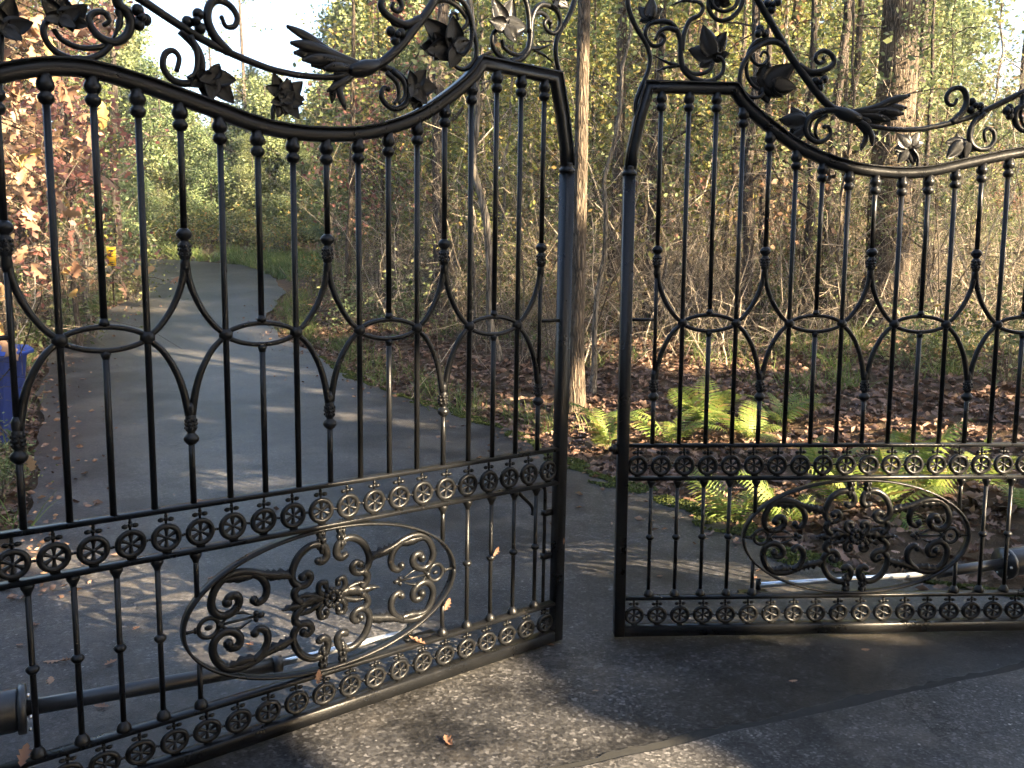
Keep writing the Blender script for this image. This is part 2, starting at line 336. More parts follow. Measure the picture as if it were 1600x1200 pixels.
def hgt(x, y):
    x = np.asarray(x, float); y = np.asarray(y, float)
    d = np.clip(off_drive(x, y) - 0.32, 0, None)
    z = zbase(y) - .03 * np.exp(-d / .25) + np.where(x > edge_r(y), 0.62, 0.35) * (1 - np.exp(-d / 4.5))
    lump = 0.035 * np.sin(x * 2.1 + 1.3 * np.sin(y * 1.7)) * np.sin(y * 1.9 + 0.7) + 0.02 * np.sin(x * 5.3 + y * 3.1)
    return z + lump * np.clip(d, 0, 1)
xs = np.concatenate([np.linspace(-120, -24, 20)[:-1], np.linspace(-24, 26, 168), np.linspace(26, 120, 20)[1:]])
ys = np.concatenate([np.linspace(-40, 0, 16)[:-1], np.linspace(0, 36, 145), np.linspace(36, 160, 26)[1:]])
GX, GY = np.meshgrid(xs, ys); GZ = hgt(GX, GY)
V = np.stack([GX, GY, GZ], -1).reshape(-1, 3)
nx, ny = len(xs), len(ys); ii = (np.arange(ny - 1)[:, None] * nx + np.arange(nx - 1)[None]).ravel()
Q = np.stack([ii, ii + 1, ii + nx + 1, ii + nx], 1)
tag(obj('ground', fast_mesh('ground', V, Q, SOIL, smooth_=True)), kind='structure')

# the drive: a ribbon between its two edges
rows = np.concatenate([np.linspace(-12, 2, 16)[:-1], np.linspace(2, 8, 61)[:-1], np.linspace(8, 25, 70)])
Lp = np.stack([edge_l(rows), rows], 1); Rp = np.stack([edge_r(rows), rows], 1)
Lp = np.vstack([Lp, [(-11.6, 25.9), (-13, 26.6), (-16, 27.3), (-20, 28)]]); Rp = np.vstack([Rp, [(-7.6, 26.4), (-9.2, 28.8), (-12.5, 31), (-20, 33)]])
wob = lambda y_, s: 0.035 * np.sin(y_ * 2.3 + s) + 0.02 * np.sin(y_ * 6.1 + s) + .012 * np.sin(y_ * 13.7 + s)
Lp[:, 0] += wob(Lp[:, 1], 0.3); Rp[:, 0] += wob(Rp[:, 1], 1.7)
tt = np.linspace(0, 1, 15); XY = Lp[:, None] * (1 - tt[None, :, None]) + Rp[:, None] * tt[None, :, None]
V = np.concatenate([XY, (zbase(XY[..., 1]) + 0.022)[..., None]], -1).reshape(-1, 3)
ii = (np.arange(len(Lp) - 1)[:, None] * 15 + np.arange(14)[None]).ravel()
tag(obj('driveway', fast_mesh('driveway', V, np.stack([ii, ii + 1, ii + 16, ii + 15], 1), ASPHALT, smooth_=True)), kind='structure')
GZ0 = 0.022
# the outer slab in front of the joint
def gpt(px, py, z=GZ0):
    d = CR * (px - 800) / FPX + CD * (py - 600) / FPX + CF
    t = (z - CAMZ) / d[2]; return np.array([0, 0, CAMZ]) + d * t
J0, J1 = gpt(890, 1200), gpt(1600, 1042)
jd = (J1 - J0) / np.linalg.norm(J1 - J0); jn = np.array([jd[1], -jd[0], 0])
tj = np.linspace(-9, 9, 420)
jit = 0.004 * np.sin(tj * 7) + 0.003 * np.sin(tj * 17 + 1) + 0.0025 * np.convolve(rng.normal(size=len(tj)), np.ones(3) / 3, 'same')
far = J0 + tj[:, None] * jd + jn * (0.020 + np.clip(jit, -.012, .03))[:, None]
near = J0 + tj[:, None] * jd + jn * 9
nseg = 10
P = far[:, None] * (1 - np.linspace(0, 1, nseg)[None, :, None]) + near[:, None] * np.linspace(0, 1, nseg)[None, :, None]
P[..., 2] = 0.034
V = P.reshape(-1, 3); ii = (np.arange(len(tj) - 1)[:, None] * nseg + np.arange(nseg - 1)[None]).ravel()
tag(obj('apron_pavement', fast_mesh('apron_pavement', V, np.stack([ii, ii + nseg, ii + nseg + 1, ii + 1], 1), APRON)), kind='structure')
jw = 0.014 + 0.022 * np.abs(np.sin(tj * 1.7) * np.sin(tj * 4.1)) + 0.022 * rng.random(len(tj)) ** 2
A = J0 + tj[:, None] * jd - jn * jw[:, None]; B = J0 + tj[:, None] * jd + jn * 0.05
A[:, 2] = B[:, 2] = 0.0265
ii = np.arange(len(tj) - 1) * 2
tag(obj('pavement_joint', fast_mesh('pavement_joint', np.stack([A, B], 1).reshape(-1, 3), np.stack([ii, ii + 2, ii + 3, ii + 1], 1), JOINT)), kind='structure')

# ------------------------------------------------------------------ the gate leaf (local: x from the hinge stile, z up from its foot)
S = 0.115
def X(i): return (i + 1.1) * S
def Zv(v): return v + 1.366
def pz(pts, y=0.0): return np.array([(X(a), y, Zv(b)) for a, b in pts])
def leaf_matrix(o, u, w):
    o, u, w = map(np.array, (o, u, w)); w = w - u * (u @ w); u = u / np.linalg.norm(u); w = w / np.linalg.norm(w)
    y = np.cross(w, u); base = o - u * 17.1 * S - w * 1.366 + np.array([0, 0, CAMZ])
    return Matrix(((u[0], y[0], w[0], base[0]), (u[1], y[1], w[1], base[1]), (u[2], y[2], w[2], base[2]), (0, 0, 0, 1)))
ML = leaf_matrix((0.1092, 3.3694, -0.168), (0.7879, 0.6159, 0.002), (0.0082, -0.0136, 0.9999))
MR = leaf_matrix((0.6023, 3.532, -0.1664), (-0.9982, -0.0599, 0.0007), (-0.0001, 0.0128, 0.9999))

def taper(K, r0, r1, end=0.5): return np.linspace(r0, r1, K)
def ivy(mb, base, tip, width=1.0, cup=0.25, tilt=0.0, y0=0.0):
    """cast ivy leaf: five folded ovate lobes that overlap at the base, real thickness; base and tip as (x,z)"""
    base = np.array(base); tip = np.array(tip); L = np.linalg.norm(tip - base); d0 = (tip - base) / L; s0 = np.array([d0[1], -d0[0]])
    for ang, ln, wd, lift in ((0, 1.0, .30, .10), (54, .80, .26, .0), (-50, .82, .26, .03), (112, .52, .20, -.06), (-108, .54, .20, -.04)):
        a = math.radians(ang); d = d0 * math.cos(a) + s0 * math.sin(a) * width; s_ = np.array([d[1], -d[0]]); V = []
        c0 = base + d0 * L * .16
        for k in range(8):
            e = k / 7; w = wd * L * math.sin(math.pi * min(1, .10 + .90 * e) ** .8) ** .8 * (1 - .25 * e) + .0008
            if k == 7: w = .0008
            m_ = c0 + d * L * ln * (e * .84)
            yc = y0 + lift * L - cup * L * .45 * e * e + tilt * L * e
            for q, h in ((-1, -.10), (-.5, .0), (0, -.055), (.5, .0), (1, -.10)): V.append((m_[0] + s_[0] * w * q, yc + h * L * (.4 + .6 * math.sin(math.pi * e)), m_[1] + s_[1] * w * q))
        V = np.array(V); n_ = len(V); W = V - np.array([0, .004, 0]); F = []
        for k in range(7):
            for q in range(4):
                f = (k * 5 + q, k * 5 + q + 1, k * 5 + q + 6, k * 5 + q + 5); F.append(f); F.append(tuple(n_ + t for t in f[::-1]))
            for q in (0, 4): F.append((k * 5 + q, k * 5 + 5 + q, n_ + k * 5 + 5 + q, n_ + k * 5 + q))
        mb.add(np.vstack([V, W]), F)
    return mb
def acanthus(mb, path, w0, w1, teeth=7, th=0.008, y=0.0, curl=0.0):
    """toothed cast leaf along a path (x,z): ridged both sides, serrated rim"""
    P = smooth(path, 6); K = len(P); D = np.gradient(P, axis=0); D /= np.linalg.norm(D, axis=1)[:, None]; Nn = np.stack([D[:, 1], -D[:, 0]], 1)
    t = np.linspace(0, 1, K); w = (w0 + (w1 - w0) * t) * (0.35 + 0.65 * np.sin(np.pi * np.clip(t * 0.9 + 0.1, 0, 1)))
    saw = 0.62 + 0.38 * np.abs(((t * teeth) % 1.0) * 2 - 1)
    V = []
    for k in range(K):
        e = w[k] * saw[k]; yo = y + curl * t[k] ** 2
        for a, b in ((-1, 0), (-0.45, 0.55), (0, 1.0), (0.45, 0.55), (1, 0), (0.45, -0.55), (0, -1.0), (-0.45, -0.55)):
            pp = P[k] + Nn[k] * e * a; V.append((pp[0], yo + b * th * (0.5 + 0.5 * saw[k]) + (0.4 * th * math.cos(teeth * 2 * math.pi * t[k]) if a in (-1, 1) else 0), pp[1]))
    F = [(k * 8 + j, k * 8 + (j + 1) % 8, (k + 1) * 8 + (j + 1) % 8, (k + 1) * 8 + j) for k in range(K - 1) for j in range(8)]
    F += [tuple(range(8))[::-1], tuple((K - 1) * 8 + j for j in range(8))]
    return mb.add(V, F)

def build_gate_leaf():
    root = empty('gate_leaf')
    top = [(13.4, .957), (12.95, .893), (12.0, .806), (11, .732), (10, .683), (9, .651), (8, .636), (7, .631), (6, .640), (5, .666), (4, .692), (3, .716), (2, .732), (1, .722), (0, .682), (-.5, .64), (-.85, .585), (-1.1, .50)]
    sm = smooth(np.array(top), 5)
    def topv(i): return float(np.interp(-i, -sm[:, 0], sm[:, 1])) if i < 13.4 else 0.957
    shape = [(-.019, -.020), (.012, -.020), (.020, -.012), (.020, .012), (.012, .020), (-.019, .020)]
    lip = [(-.026, -.025), (-.0195, -.025), (-.0195, .025), (-.026, .025)]
    path = np.vstack([[(17.05, .63)], [(16.98, .70)], [(16.75, .83)], [(16.46, .957)], sm])
    PP = pz(path)
    tr = obj('top_rail', MB().prof(PP, shape), root, IRON)
    obj('rail_lip', MB().prof(PP, lip), tr, IRON)
    # stiles and flat rails
    st = obj('stile', MB().box((X(17.1) - .023, -.023, 0.0), (X(17.1) + .023, .023, Zv(.60)), .003), root, IRON)
    cap = [(.024, 0), (.031, .004), (.033, .012), (.029, .020), (.022, .024), (.026, .032), (.024, .040), (.018, .046)]
    obj('cap', MB().lathe(cap, (X(17.1) - .001, 0, Zv(.60)), 16), st, IRON)
    st = obj('stile', MB().box((X(-1.1) - .023, -.023, 0.0), (X(-1.1) + .023, .023, Zv(.47)), .003), root, IRON)
    obj('cap', MB().lathe(cap, (X(-1.1), 0, Zv(.47)), 16), st, IRON)
    x0, x1 = X(-1.1) + .0225, X(17.1) - .0225
    obj('bottom_rail', MB().prof([(x0, 0, .023), (x1, 0, .023)], [(-.0225, -.023), (.018, -.023), (.0225, -.018), (.0225, .018), (.018, .023), (-.0225, .023)]), root, IRON)
    for v in (-.524, -.667, -1.197):
        obj('rail', MB().prof([(x0, 0, Zv(v)), (x1, 0, Zv(v))], [(-.007, -.019), (.005, -.019), (.007, -.017), (.007, .017), (.005, .019), (-.007, .019)]), root, IRON)
    # shared turned pieces
    collar = MB().lathe([(r_ * 1.12, z_) for r_, z_ in [(.0105, -.075), (.017, -.068), (.0195, -.060), (.0185, -.052), (.013, -.046), (.0125, -.042), (.018, -.036), (.021, -.026), (.0195, -.016), (.0155, -.010), (.0165, 0.004)]], n=14).mesh('collar', IRON)
    knuckle = MB().lathe([(.009, -.014), (.014, -.010), (.0185, -.003), (.0185, .003), (.014, .009), (.009, .013)], n=12).mesh('collar', IRON)
    cup = MB().lathe([(.009, -.034), (.012, -.024), (.018, -.014), (.0195, -.007), (.017, .001)], n=12).mesh('collar', IRON)
    foot = MB().lathe([(.021, -.016), (.0215, -.006), (.018, .004), (.0125, .010), (.009, .016)], n=12).mesh('collar', IRON)
    fin = MB().lathe([(.010, .022), (.016, .017), (.0225, .009), (.0235, .002), (.020, -.006), (.012, -.013), (.0115, -.018), (.0165, -.022), (.0155, -.034), (.0175, -.046), (.0155, -.058), (.0165, -.066), (.013, -.070), (.012, -.088)], n=14)
    for k in range(7):
        a = k * 2 * math.pi / 7
        for z, r in ((-.030, .0055), (-.042, .006), (-.054, .0055)): fin.ball((.0155 * math.cos(a + z * 60), .0155 * math.sin(a + z * 60), z), r, 5)
    finial = fin.mesh('finial', IRON)
    RB = .0098
    def bar(i, v0, v1, r=RB, tilt=0):
        return obj('bar', MB().tube([(0, 0, 0), (0, 0, (v1 - v0) * .5), (0, 0, v1 - v0)], r, 10, up=(0, 1, 0)), root, IRON, (X(i), 0, Zv(v0)))
    RT, RU = -.517, .0
    for i in range(17):
        vt = topv(i) - .018
        kind = 'F' if i % 4 == 0 else ('M' if i % 4 == 2 else 'N')
        if kind == 'N': up = bar(i, RT, vt)
        elif kind == 'M':
            up = bar(i, .035, vt); bar(i, RT, -.035)
        else:
            up = bar(i, .29, vt); c = obj('finial', finial, up, loc=(0, 0, .0085))
            lo = bar(i, RT, -.305); o = obj('finial', finial, lo, loc=(0, 0, .206)); o.rotation_euler = (math.pi, 0, 0)
            if i in (0, 16): bar(i, -.235, .215, .0085)
        obj('collar', collar, up, loc=(0, 0, vt - (RT if kind == 'N' else (.035 if kind == 'M' else .29))))
        # swooping arches from the finials to the bosses
        if kind == 'F':
            for s in (-1, 1):
                if (i == 0 and s < 0) or (i == 16 and s > 0): continue
                a = smooth([(i + .02 * s, .225), (i + .09 * s, .165), (i + .32 * s, .095), (i + .66 * s, .035), (i + .97 * s, .002)], 5)
                obj('arch', MB().tube(pz(a), np.linspace(.0115, .009, len(a)), 8), root, IRON)
                a = smooth([(i + .97 * s, -.004), (i + .62 * s, -.045), (i + .33 * s, -.105), (i + .16 * s, -.165), (i + .04 * s, -.24)], 5)
                obj('arch', MB().tube(pz(a), np.linspace(.009, .0125, len(a)), 8), root, IRON)
            for zc, sg in ((.215, 1), (-.232, -1)):
                obj('fork_weld', MB().lathe([(.009, -.03 * sg), (.015, -.012 * sg), (.013, .012 * sg), (.0105, .03 * sg)][::sg], n=10), root, IRON, (X(i), 0, Zv(zc)))
        if kind == 'N':
            obj('boss', MB().ball((0, 0, 0), .021, 12, (1.08, .9, 1.0)), root, IRON, (X(i), 0, Zv(0)))
        if kind == 'M':
            t = np.linspace(0, 2 * math.pi, 41)[:-1]
            E2 = np.stack([X(i) + np.cos(t) * 1.0 * S, np.zeros(40), Zv(0) + np.sin(t) * .034 * (0.55 + 0.45 * np.abs(np.sin(t)))], 1)
            obj('hoop', MB().tube(E2, .0082, 8, closed=True), root, IRON)
            for sg in (-1, 1): obj('hoop_weld', MB().lathe([(.016, 0), (.013, .008), (.010, .018)] if sg > 0 else [(.010, -.018), (.013, -.008), (.016, 0)], n=10), root, IRON, (X(i), 0, Zv(.040 * sg)))
    for sgn, iv in ((1, 16.04), (-1, -.04)):
        obj('tie_bar', MB().tube([(X(iv), 0, Zv(.012)), (X(iv + sgn * .9), 0, Zv(.012))], .007, 8), root, IRON)
    # lower balusters
    OC, OA, OB = (X(8), Zv(-.932)), .508, .2575
    for i in list(range(0, 5)) + list(range(12, 17)):
        if i in (4, 12):
            h = OB * math.sqrt(max(0, 1 - ((X(i) - OC[0]) / OA) ** 2))
            a = obj('baluster', MB().tube([(0, 0, 0), (0, 0, -.674 + .932 - h)], .0085, 10), root, IRON, (X(i), 0, Zv(-.932 + h)))
            obj('collar', cup, a, loc=(0, 0, -.674 + .932 - h))
            a = obj('baluster', MB().tube([(0, 0, 0), (0, 0, 1.19 - .932 - h)], .0085, 10), root, IRON, (X(i), 0, Zv(-1.19)))
            obj('collar', foot, a, loc=(0, 0, .014))
        else:
            a = obj('baluster', MB().tube([(0, 0, 0), (0, 0, .516)], .0085, 10), root, IRON, (X(i), 0, Zv(-1.19)))
            obj('collar', cup, a, loc=(0, 0, .516)); obj('collar', knuckle, a, loc=(0, 0, .2635)); obj('collar', foot, a, loc=(0, 0, .014))
    # rosette bands
    ro = MB(); t = np.linspace(0, 2 * math.pi, 25)[:-1]
    ro.tube(np.stack([np.cos(t) * .0365, 0 * t, np.sin(t) * .0365], 1), 0.0092, 8, 1.1, closed=True)
    for k in range(6):
        a = k * math.pi / 3 + math.pi / 2; d = np.array([math.cos(a), 0, math.sin(a)]); n_ = np.array([-d[2], 0, d[0]])
        V = [d * .006 + n_ * w * q + np.array([0, h, 0]) if 0 else None for w in () for q in () for h in ()]
        V = []
        for rr, w, h in ((.006, .0032, .006), (.020, .0046, .0055), (.034, .0098, .005)):
            for q, hh in ((-1, -h), (1, -h), (1, h), (-1, h)): V.append(d * rr + n_ * w * q + np.array([0, hh, 0]))
        ro.add(V, [(k2 * 4 + j, k2 * 4 + (j + 1) % 4, k2 * 4 + 4 + (j + 1) % 4, k2 * 4 + 4 + j) for k2 in (0, 1) for j in range(4)])
    ro.ball((0, 0, 0), .0085, 8, (1, 1.1, 1))
    ro.ball((0, 0, 0), .0055, 6, (1, 2.2, 1))
    for sx in (-1, 1): ro.tube([(sx * .040, 0, 0), (sx * .0515, 0, 0)], .0045, 6); ro.ball((sx * .0145, 0, .056), .0095, 7, (1.15, .8, .8))
    ro.tube([(0, 0, .040), (0, 0, .089)], .0042, 6); ro.ball((0, 0, .0575), .0085, 7, (1, .9, .9)); ro.ball((0, 0, .068), .0062, 7)
    ro.box((-.013, -.006, -.0475), (.013, .006, -.040))
    ros = ro.mesh('rosette', IRON)
    for v in (-.612, -1.277):
        for k in range(20):
            o = obj('rosette', ros, root, loc=(X(16.53 - .8845 * k), 0, Zv(v)))
            if v < -1: o.scale = (1, 1, .9)
            o.rotation_euler = (random.gauss(0, .035), random.gauss(0, .03), random.gauss(0, .05))
    # oval medallion
    t = np.linspace(0, 2 * math.pi, 97)
    E2 = np.stack([OC[0] + OA * np.cos(t), 0 * t, OC[1] + (OB - .0045) * np.sin(t)], 1)
    obj('medallion_ring', MB().prof(E2, [(-.0045, -.0165), (.0045, -.0165), (.0045, .0165), (-.0045, .0165)]), root, IRON)
    u = 0.000815
    def q(pts, sx, sz): return np.array([(OC[0] + sx * a * u, OC[1] + sz * b * u) for a, b in pts])
    C1 = [(-65, 178), (-42, 170), (-22, 195), (-38, 238), (-90, 250), (-145, 218), (-176, 160), (-176, 115), (-148, 84), (-112, 88), (-96, 115), (-114, 134), (-134, 122)]
    CC = [(-150, 88), (-170, 62), (-164, 36), (-140, 12)]
    BR = [(-176, 135), (-240, 152), (-300, 168), (-345, 188), (-400, 200), (-452, 192), (-492, 155), (-512, 100), (-500, 55), (-465, 34), (-425, 44), (-402, 75), (-412, 105), (-440, 106), (-450, 86)]
    B2 = [(-348, 186), (-308, 155), (-288, 112), (-296, 72), (-325, 55), (-342, 70)]
    for sx in (1, -1):
        for sz in (1, -1):
            def sc_(pts, r0, r1, m=5, knob=True):
                P2 = smooth(q(pts, sx, sz), m); P3 = np.stack([P2[:, 0], 0 * P2[:, 0], P2[:, 1]], 1)
                b = MB().tube(P3, np.linspace(r0, r1, len(P3)) * 1.75, 8, .9)
                if knob: b.ball(P3[-1], r1 * 2.1, 8)
                return b
            b = sc_(C1, .0085, .0075); p0 = q([C1[0]], sx, sz)[0]; b.ball((p0[0], 0, p0[1]), .0125, 8)
            obj('scroll', b, root, IRON)
            b = sc_(BR, .0075, .0085); e = sc_(B2, .008, .0075); b.v += e.v; b.f += [tuple(i + b.n for i in f) for f in e.f]; b.r += e.r; b.n += e.n
            acanthus(b, q([(-178, 132), (-215, 150), (-262, 156), (-300, 170), (-338, 186)], sx, sz), .025, .021, 6, .014)
            acanthus(b, q([(-330, 178), (-390, 178), (-450, 182), (-480, 160)], sx, sz), .028, .016, 5, .013)
            obj('scroll', b, root, IRON)
            obj('scroll', sc_(CC, .0085, .0075, knob=False), root, IRON)
            b = MB(); rp = q([(-46, 312), (-46, 245), (-44, 205)], sx, sz)
            b.tube([(a, 0, c) for a, c in smooth(rp, 4)], [.009, .012, .015, .011, .014, .016, .012, .010, .008], 8)
            for k, zz in enumerate((290, 262, 235)):
                for a in range(5):
                    pp = q([(-46, zz)], sx, sz)[0]; an = a * 1.257 + k; b.ball((pp[0] + .012 * math.cos(an), .012 * math.sin(an), pp[1]), .007, 5, (1, 1, 1.6))
            obj('scroll_stem', b, root, IRON)
            b = sc_([(-42, 18), (-62, 45), (-54, 76), (-30, 74), (-28, 58)], .0065, .006); obj('hook_scroll', b, root, IRON)
        b = MB(); cx, cz = q([(-525, 0)], sx, 1)[0]
        b.tube(np.stack([cx + .032 * np.cos(t[:-1:4]), 0 * t[:-1:4], cz + .032 * np.sin(t[:-1:4])], 1), .0078, 8, closed=True)
        b.ball((cx, 0, cz), .011, 7, (1.3, .8, .8)); b.tube([(cx - sx * .034, 0, cz), (OC[0] - sx * (OA - .003), 0, cz)], .006, 6); b.ball((cx - sx * .042, 0, cz), .009, 6, (.7, 1, 1.3)); b.ball((cx + sx * .036, 0, cz), .013, 7)
        for sz in (1, -1):
            acanthus(b, q([(-478, 2 * sz), (-440, 34 * sz), (-395, 30 * sz), (-352, 10 * sz)], sx, 1), .011, .006, 4, .007)
            b.ball((cx + sx * .155, 0, cz + sz * .010), .010, 6)
        b.tube([(cx + sx * .04, 0, cz), (cx + sx * .15, 0, cz)], .005, 6); b.ball((cx + sx * .170, 0, cz), .012, 7, (1.3, .9, .9))
        obj('scroll_ring', b, root, IRON)
        b = MB(); acanthus(b, q([(-20, 0), (-80, 14), (-140, 0), (-190, 2), (-225, -2)], sx, 1), .034, .016, 6, .014)
        for sz in (1, -1): acanthus(b, q([(-40, 5 * sz), (-90, 30 * sz), (-140, 38 * sz), (-175, 25 * sz)], sx, 1), .018, .008, 4, .009)
        obj('leaf_spray', b, root, IRON)
    b = MB()
    for k in range(12):
        a = k * math.pi / 6; d = np.array([math.cos(a), math.sin(a)]); c = np.array(OC)
        for sy in (-1, 1): b.ball((c[0] + d[0] * .027, sy * .010, c[1] + d[1] * .027), .0105, 6, (1, .7, 1))
    b.ball((OC[0], 0, OC[1]), .012, 8, (1, 1.5, 1)); obj('flower', b, root, IRON)

    # scrolling vine cresting above the top rail
    def strand(name, pts, r0, r1, y=0.0, knob=0, sy=1.0, m=5):
        P2 = smooth(pz(pts, y), m); b = MB().tube(P2, np.linspace(r0, r1, len(P2)) * 1.18, 8, sy)
        if knob: b.ball(P2[-1], knob, 7)
        return obj(name, b, root, IRON)
    def grapes(pts):
        b = MB()
        for k, (a, c) in enumerate(pts): b.ball((X(a), (-.008, .010, .0)[k % 3], Zv(c)), .0175, 9)
        a, c = np.mean(pts, 0); b.ball((X(a), .012, Zv(c)), .013, 8); b.ball((X(a), -.014, Zv(c)), .012, 8)
        obj('grape_cluster', b, root, IRON)
    def ivyleaf(base, tip, w=1.0, cup=.3, tilt=0., y=0.):
        tip = (base[0] + (tip[0] - base[0]) * 1.08, base[1] + (tip[1] - base[1]) * 1.08)
        obj('ivy_leaf', ivy(MB(), (X(base[0]), Zv(base[1])), (X(tip[0]), Zv(tip[1])), w * .95, cup, tilt, y), root, IRON)
    strand('scroll_bar', [(16.7, 1.46), (17.15, 1.38), (17.29, 1.298), (17.19, 1.245), (16.94, 1.187), (16.6, 1.129), (16.45, 1.076), (16.52, 1.016), (16.78, .949), (16.93, .888), (16.86, .834), (16.74, .81)], .0095, .0075)
    strand('scroll', [(14.48, .984), (14.89, .998), (15.22, 1.032), (15.34, 1.073), (15.36, 1.117), (15.4, 1.154), (15.55, 1.192), (15.81, 1.216), (16.16, 1.218), (16.5, 1.207), (16.63, 1.176), (16.57, 1.145), (16.36, 1.123), (16.08, 1.127), (15.94, 1.15), (16.06, 1.168), (16.2, 1.161)], .0115, .006, knob=.009)
    strand('scroll', [(15.5, 1.18), (15.85, 1.19), (16.15, 1.175), (16.3, 1.14)], .010, .005, .010)
    strand('scroll', [(15.31, 1.104), (15.26, 1.167), (15.07, 1.224), (14.73, 1.247), (14.6, 1.276), (14.75, 1.297), (14.98, 1.299)], .0095, .006)
    strand('scroll', [(15.22, 1.042), (14.96, 1.017), (14.55, 1.018), (14.27, 1.035), (14.19, 1.057)], .008, .006, .004)
    strand('scroll', [(14.48, .984), (14.14, .994), (13.86, 1.017), (13.78, 1.052), (13.88, 1.08), (14.05, 1.086)], .009, .006)
    strand('scroll', [(14.30, 1.42), (14.45, 1.36), (14.43, 1.307), (14.39, 1.27), (14.18, 1.239), (13.92, 1.228), (13.58, 1.241), (13.3, 1.273), (13.17, 1.311), (13.1, 1.36)], .0065, .009)
    strand('scroll', [(14.2, 1.35), (14.32, 1.308), (14.25, 1.283), (14.05, 1.265), (13.76, 1.264), (13.48, 1.282), (13.37, 1.311), (13.2, 1.36)], .0055, .008, .008)
    ivyleaf((14.08, 1.075), (14.55, 1.20), 1.15, .22, .12, -.012)
    ivyleaf((16.5, 1.22), (16.42, 1.31), 1.0, .3); ivyleaf((13.95, 1.29), (14.1, 1.40), 1.0, .3)
    b = MB(); acanthus(b, [(X(14.92), Zv(1.299)), (X(15.3), Zv(1.302)), (X(15.83), Zv(1.278))], .012, .004, 4, .007); obj('bud_leaf', b, root, IRON)
    b = MB(); acanthus(b, [(X(15.31), Zv(1.045)), (X(15.8), Zv(1.058)), (X(16.35), Zv(1.086))], .015, .003, 5, .006); acanthus(b, [(X(15.5), Zv(1.045)), (X(15.95), Zv(1.035)), (X(16.34), Zv(1.014))], .012, .003, 4, .006); obj('thorn_leaf', b, root, IRON)
    strand('vine', [(14.2, 1.56), (13.6, 1.46), (13.1, 1.385), (12.65, 1.313), (12.38, 1.267), (12.07, 1.215), (11.69, 1.149), (11.32, 1.087), (10.88, 1.025), (10.45, .965), (10.01, .915), (9.68, .887), (9.23, .872)], .011, .0145)
    strand('scroll', [(11.63, 1.134), (11.98, 1.149), (12.39, 1.141), (12.78, 1.112), (13.09, 1.06), (13.21, 1.009), (13.14, .965), (12.84, .93), (12.49, .928), (12.31, .945)], .0105, .006, .006, sy=.8)
    strand('scroll', [(11.66, 1.146), (12.11, 1.161), (12.57, 1.153), (12.84, 1.118), (12.94, 1.067), (12.9, 1.016), (12.68, .979), (12.44, .963)], .010, .006, -.008)
    strand('tendril', [(12.84, 1.105), (12.77, 1.077), (12.56, 1.058), (12.33, 1.062), (12.18, 1.082), (12.23, 1.104), (12.38, 1.11), (12.46, 1.094)], .0065, .0045, knob=.007)
    ivyleaf((12.40, .965), (11.25, 1.06), .95, .2, .1, -.015); ivyleaf((12.1, .985), (11.15, .972), .75, .25, -.05, .008)
    grapes([(12.51, 1.202), (12.61, 1.178), (12.34, 1.181)]); grapes([(12.27, 1.302), (11.96, 1.303), (12.12, 1.277)])
    strand('scroll', [(11.08, 1.062), (10.65, 1.035), (10.24, 1.039), (9.9, 1.056), (9.77, 1.079), (9.89, 1.107), (10.16, 1.12), (10.39, 1.109), (10.46, 1.086), (10.32, 1.07), (10.14, 1.078), (10.18, 1.092)], .0125, .0055, knob=.008)
    b = MB(); acanthus(b, [(X(11.0), Zv(1.052)), (X(10.6), Zv(1.028)), (X(10.2), Zv(1.030)), (X(9.82), Zv(1.06))], .014, .010, 3, .009); obj('bract', b, root, IRON)
    grapes([(10.4, 1.0), (10.14, 1.004), (10.25, .975)])
    strand('scroll', [(9.23, .872), (9.76, .883), (10.29, .872), (10.63, .846), (10.73, .804), (10.6, .772), (10.3, .753), (10.01, .76), (9.8, .786), (9.88, .815), (10.03, .815)], .012, .0065, .006, .010)
    strand('tendril', [(10.1, .872), (10.45, .845), (10.52, .80), (10.3, .768)], .009, .005, -.012); strand('tendril', [(9.9, .865), (10.25, .835), (10.3, .79), (10.15, .765)], .008, .005, -.010)
    ivyleaf((10.62, .835), (11.62, .842), .9, .3, .05); ivyleaf((10.8, .80), (11.2, .772), 1.0, .25, .0, .01)
    b = MB()
    def finger(pts, r0, rm, r1, y, sy=.5):
        P2 = smooth(pz(pts), 5); t_ = np.linspace(0, 1, len(P2)); P2[:, 1] = y * np.sin(np.pi * t_ * .75)
        rr_ = np.where(t_ < .7, r0 + (rm - r0) * t_ / .7, rm + (r1 - rm) * ((t_ - .7) / .3) ** 2); b.tube(P2, rr_, 8, sy); b.ball(P2[-1], r1 * 1.05, 6)
    for k, (mid, end, rm) in enumerate((((8.75, .850), (8.30, .836), .017), ((8.60, .858), (7.95, .842), .018), ((8.50, .866), (7.62, .848), .019), ((8.40, .874), (7.33, .858), .020), ((8.3, .882), (7.12, .876), .020), ((8.25, .890), (7.0, .902), .019), ((8.2, .897), (6.93, .950), .016))):
        m2 = ((mid[0] + end[0]) / 2, (mid[1] + end[1]) / 2 + .004)
        finger([(9.35, .870), mid, m2, end], .012, rm, .0065, (.005, -.005)[k % 2] - .006)
    for k, (mid, end) in enumerate((((8.55, .828), (8.25, .79)), ((8.5, .81), (8.05, .775)), ((8.35, .80), (8.22, .745)), ((8.42, .79), (8.58, .728)))): finger([(8.95, .848), mid, end], .009, .013, .005, (.008, -.008)[k % 2])
    b.tube(pz(smooth([(9.75, .893), (9.4, .874), (9.0, .858), (8.7, .85)], 3)), [.014, .017, .021, .025, .027, .027, .026, .024, .021, .018], 12)
    obj('acanthus_sleeve', b, root, IRON)
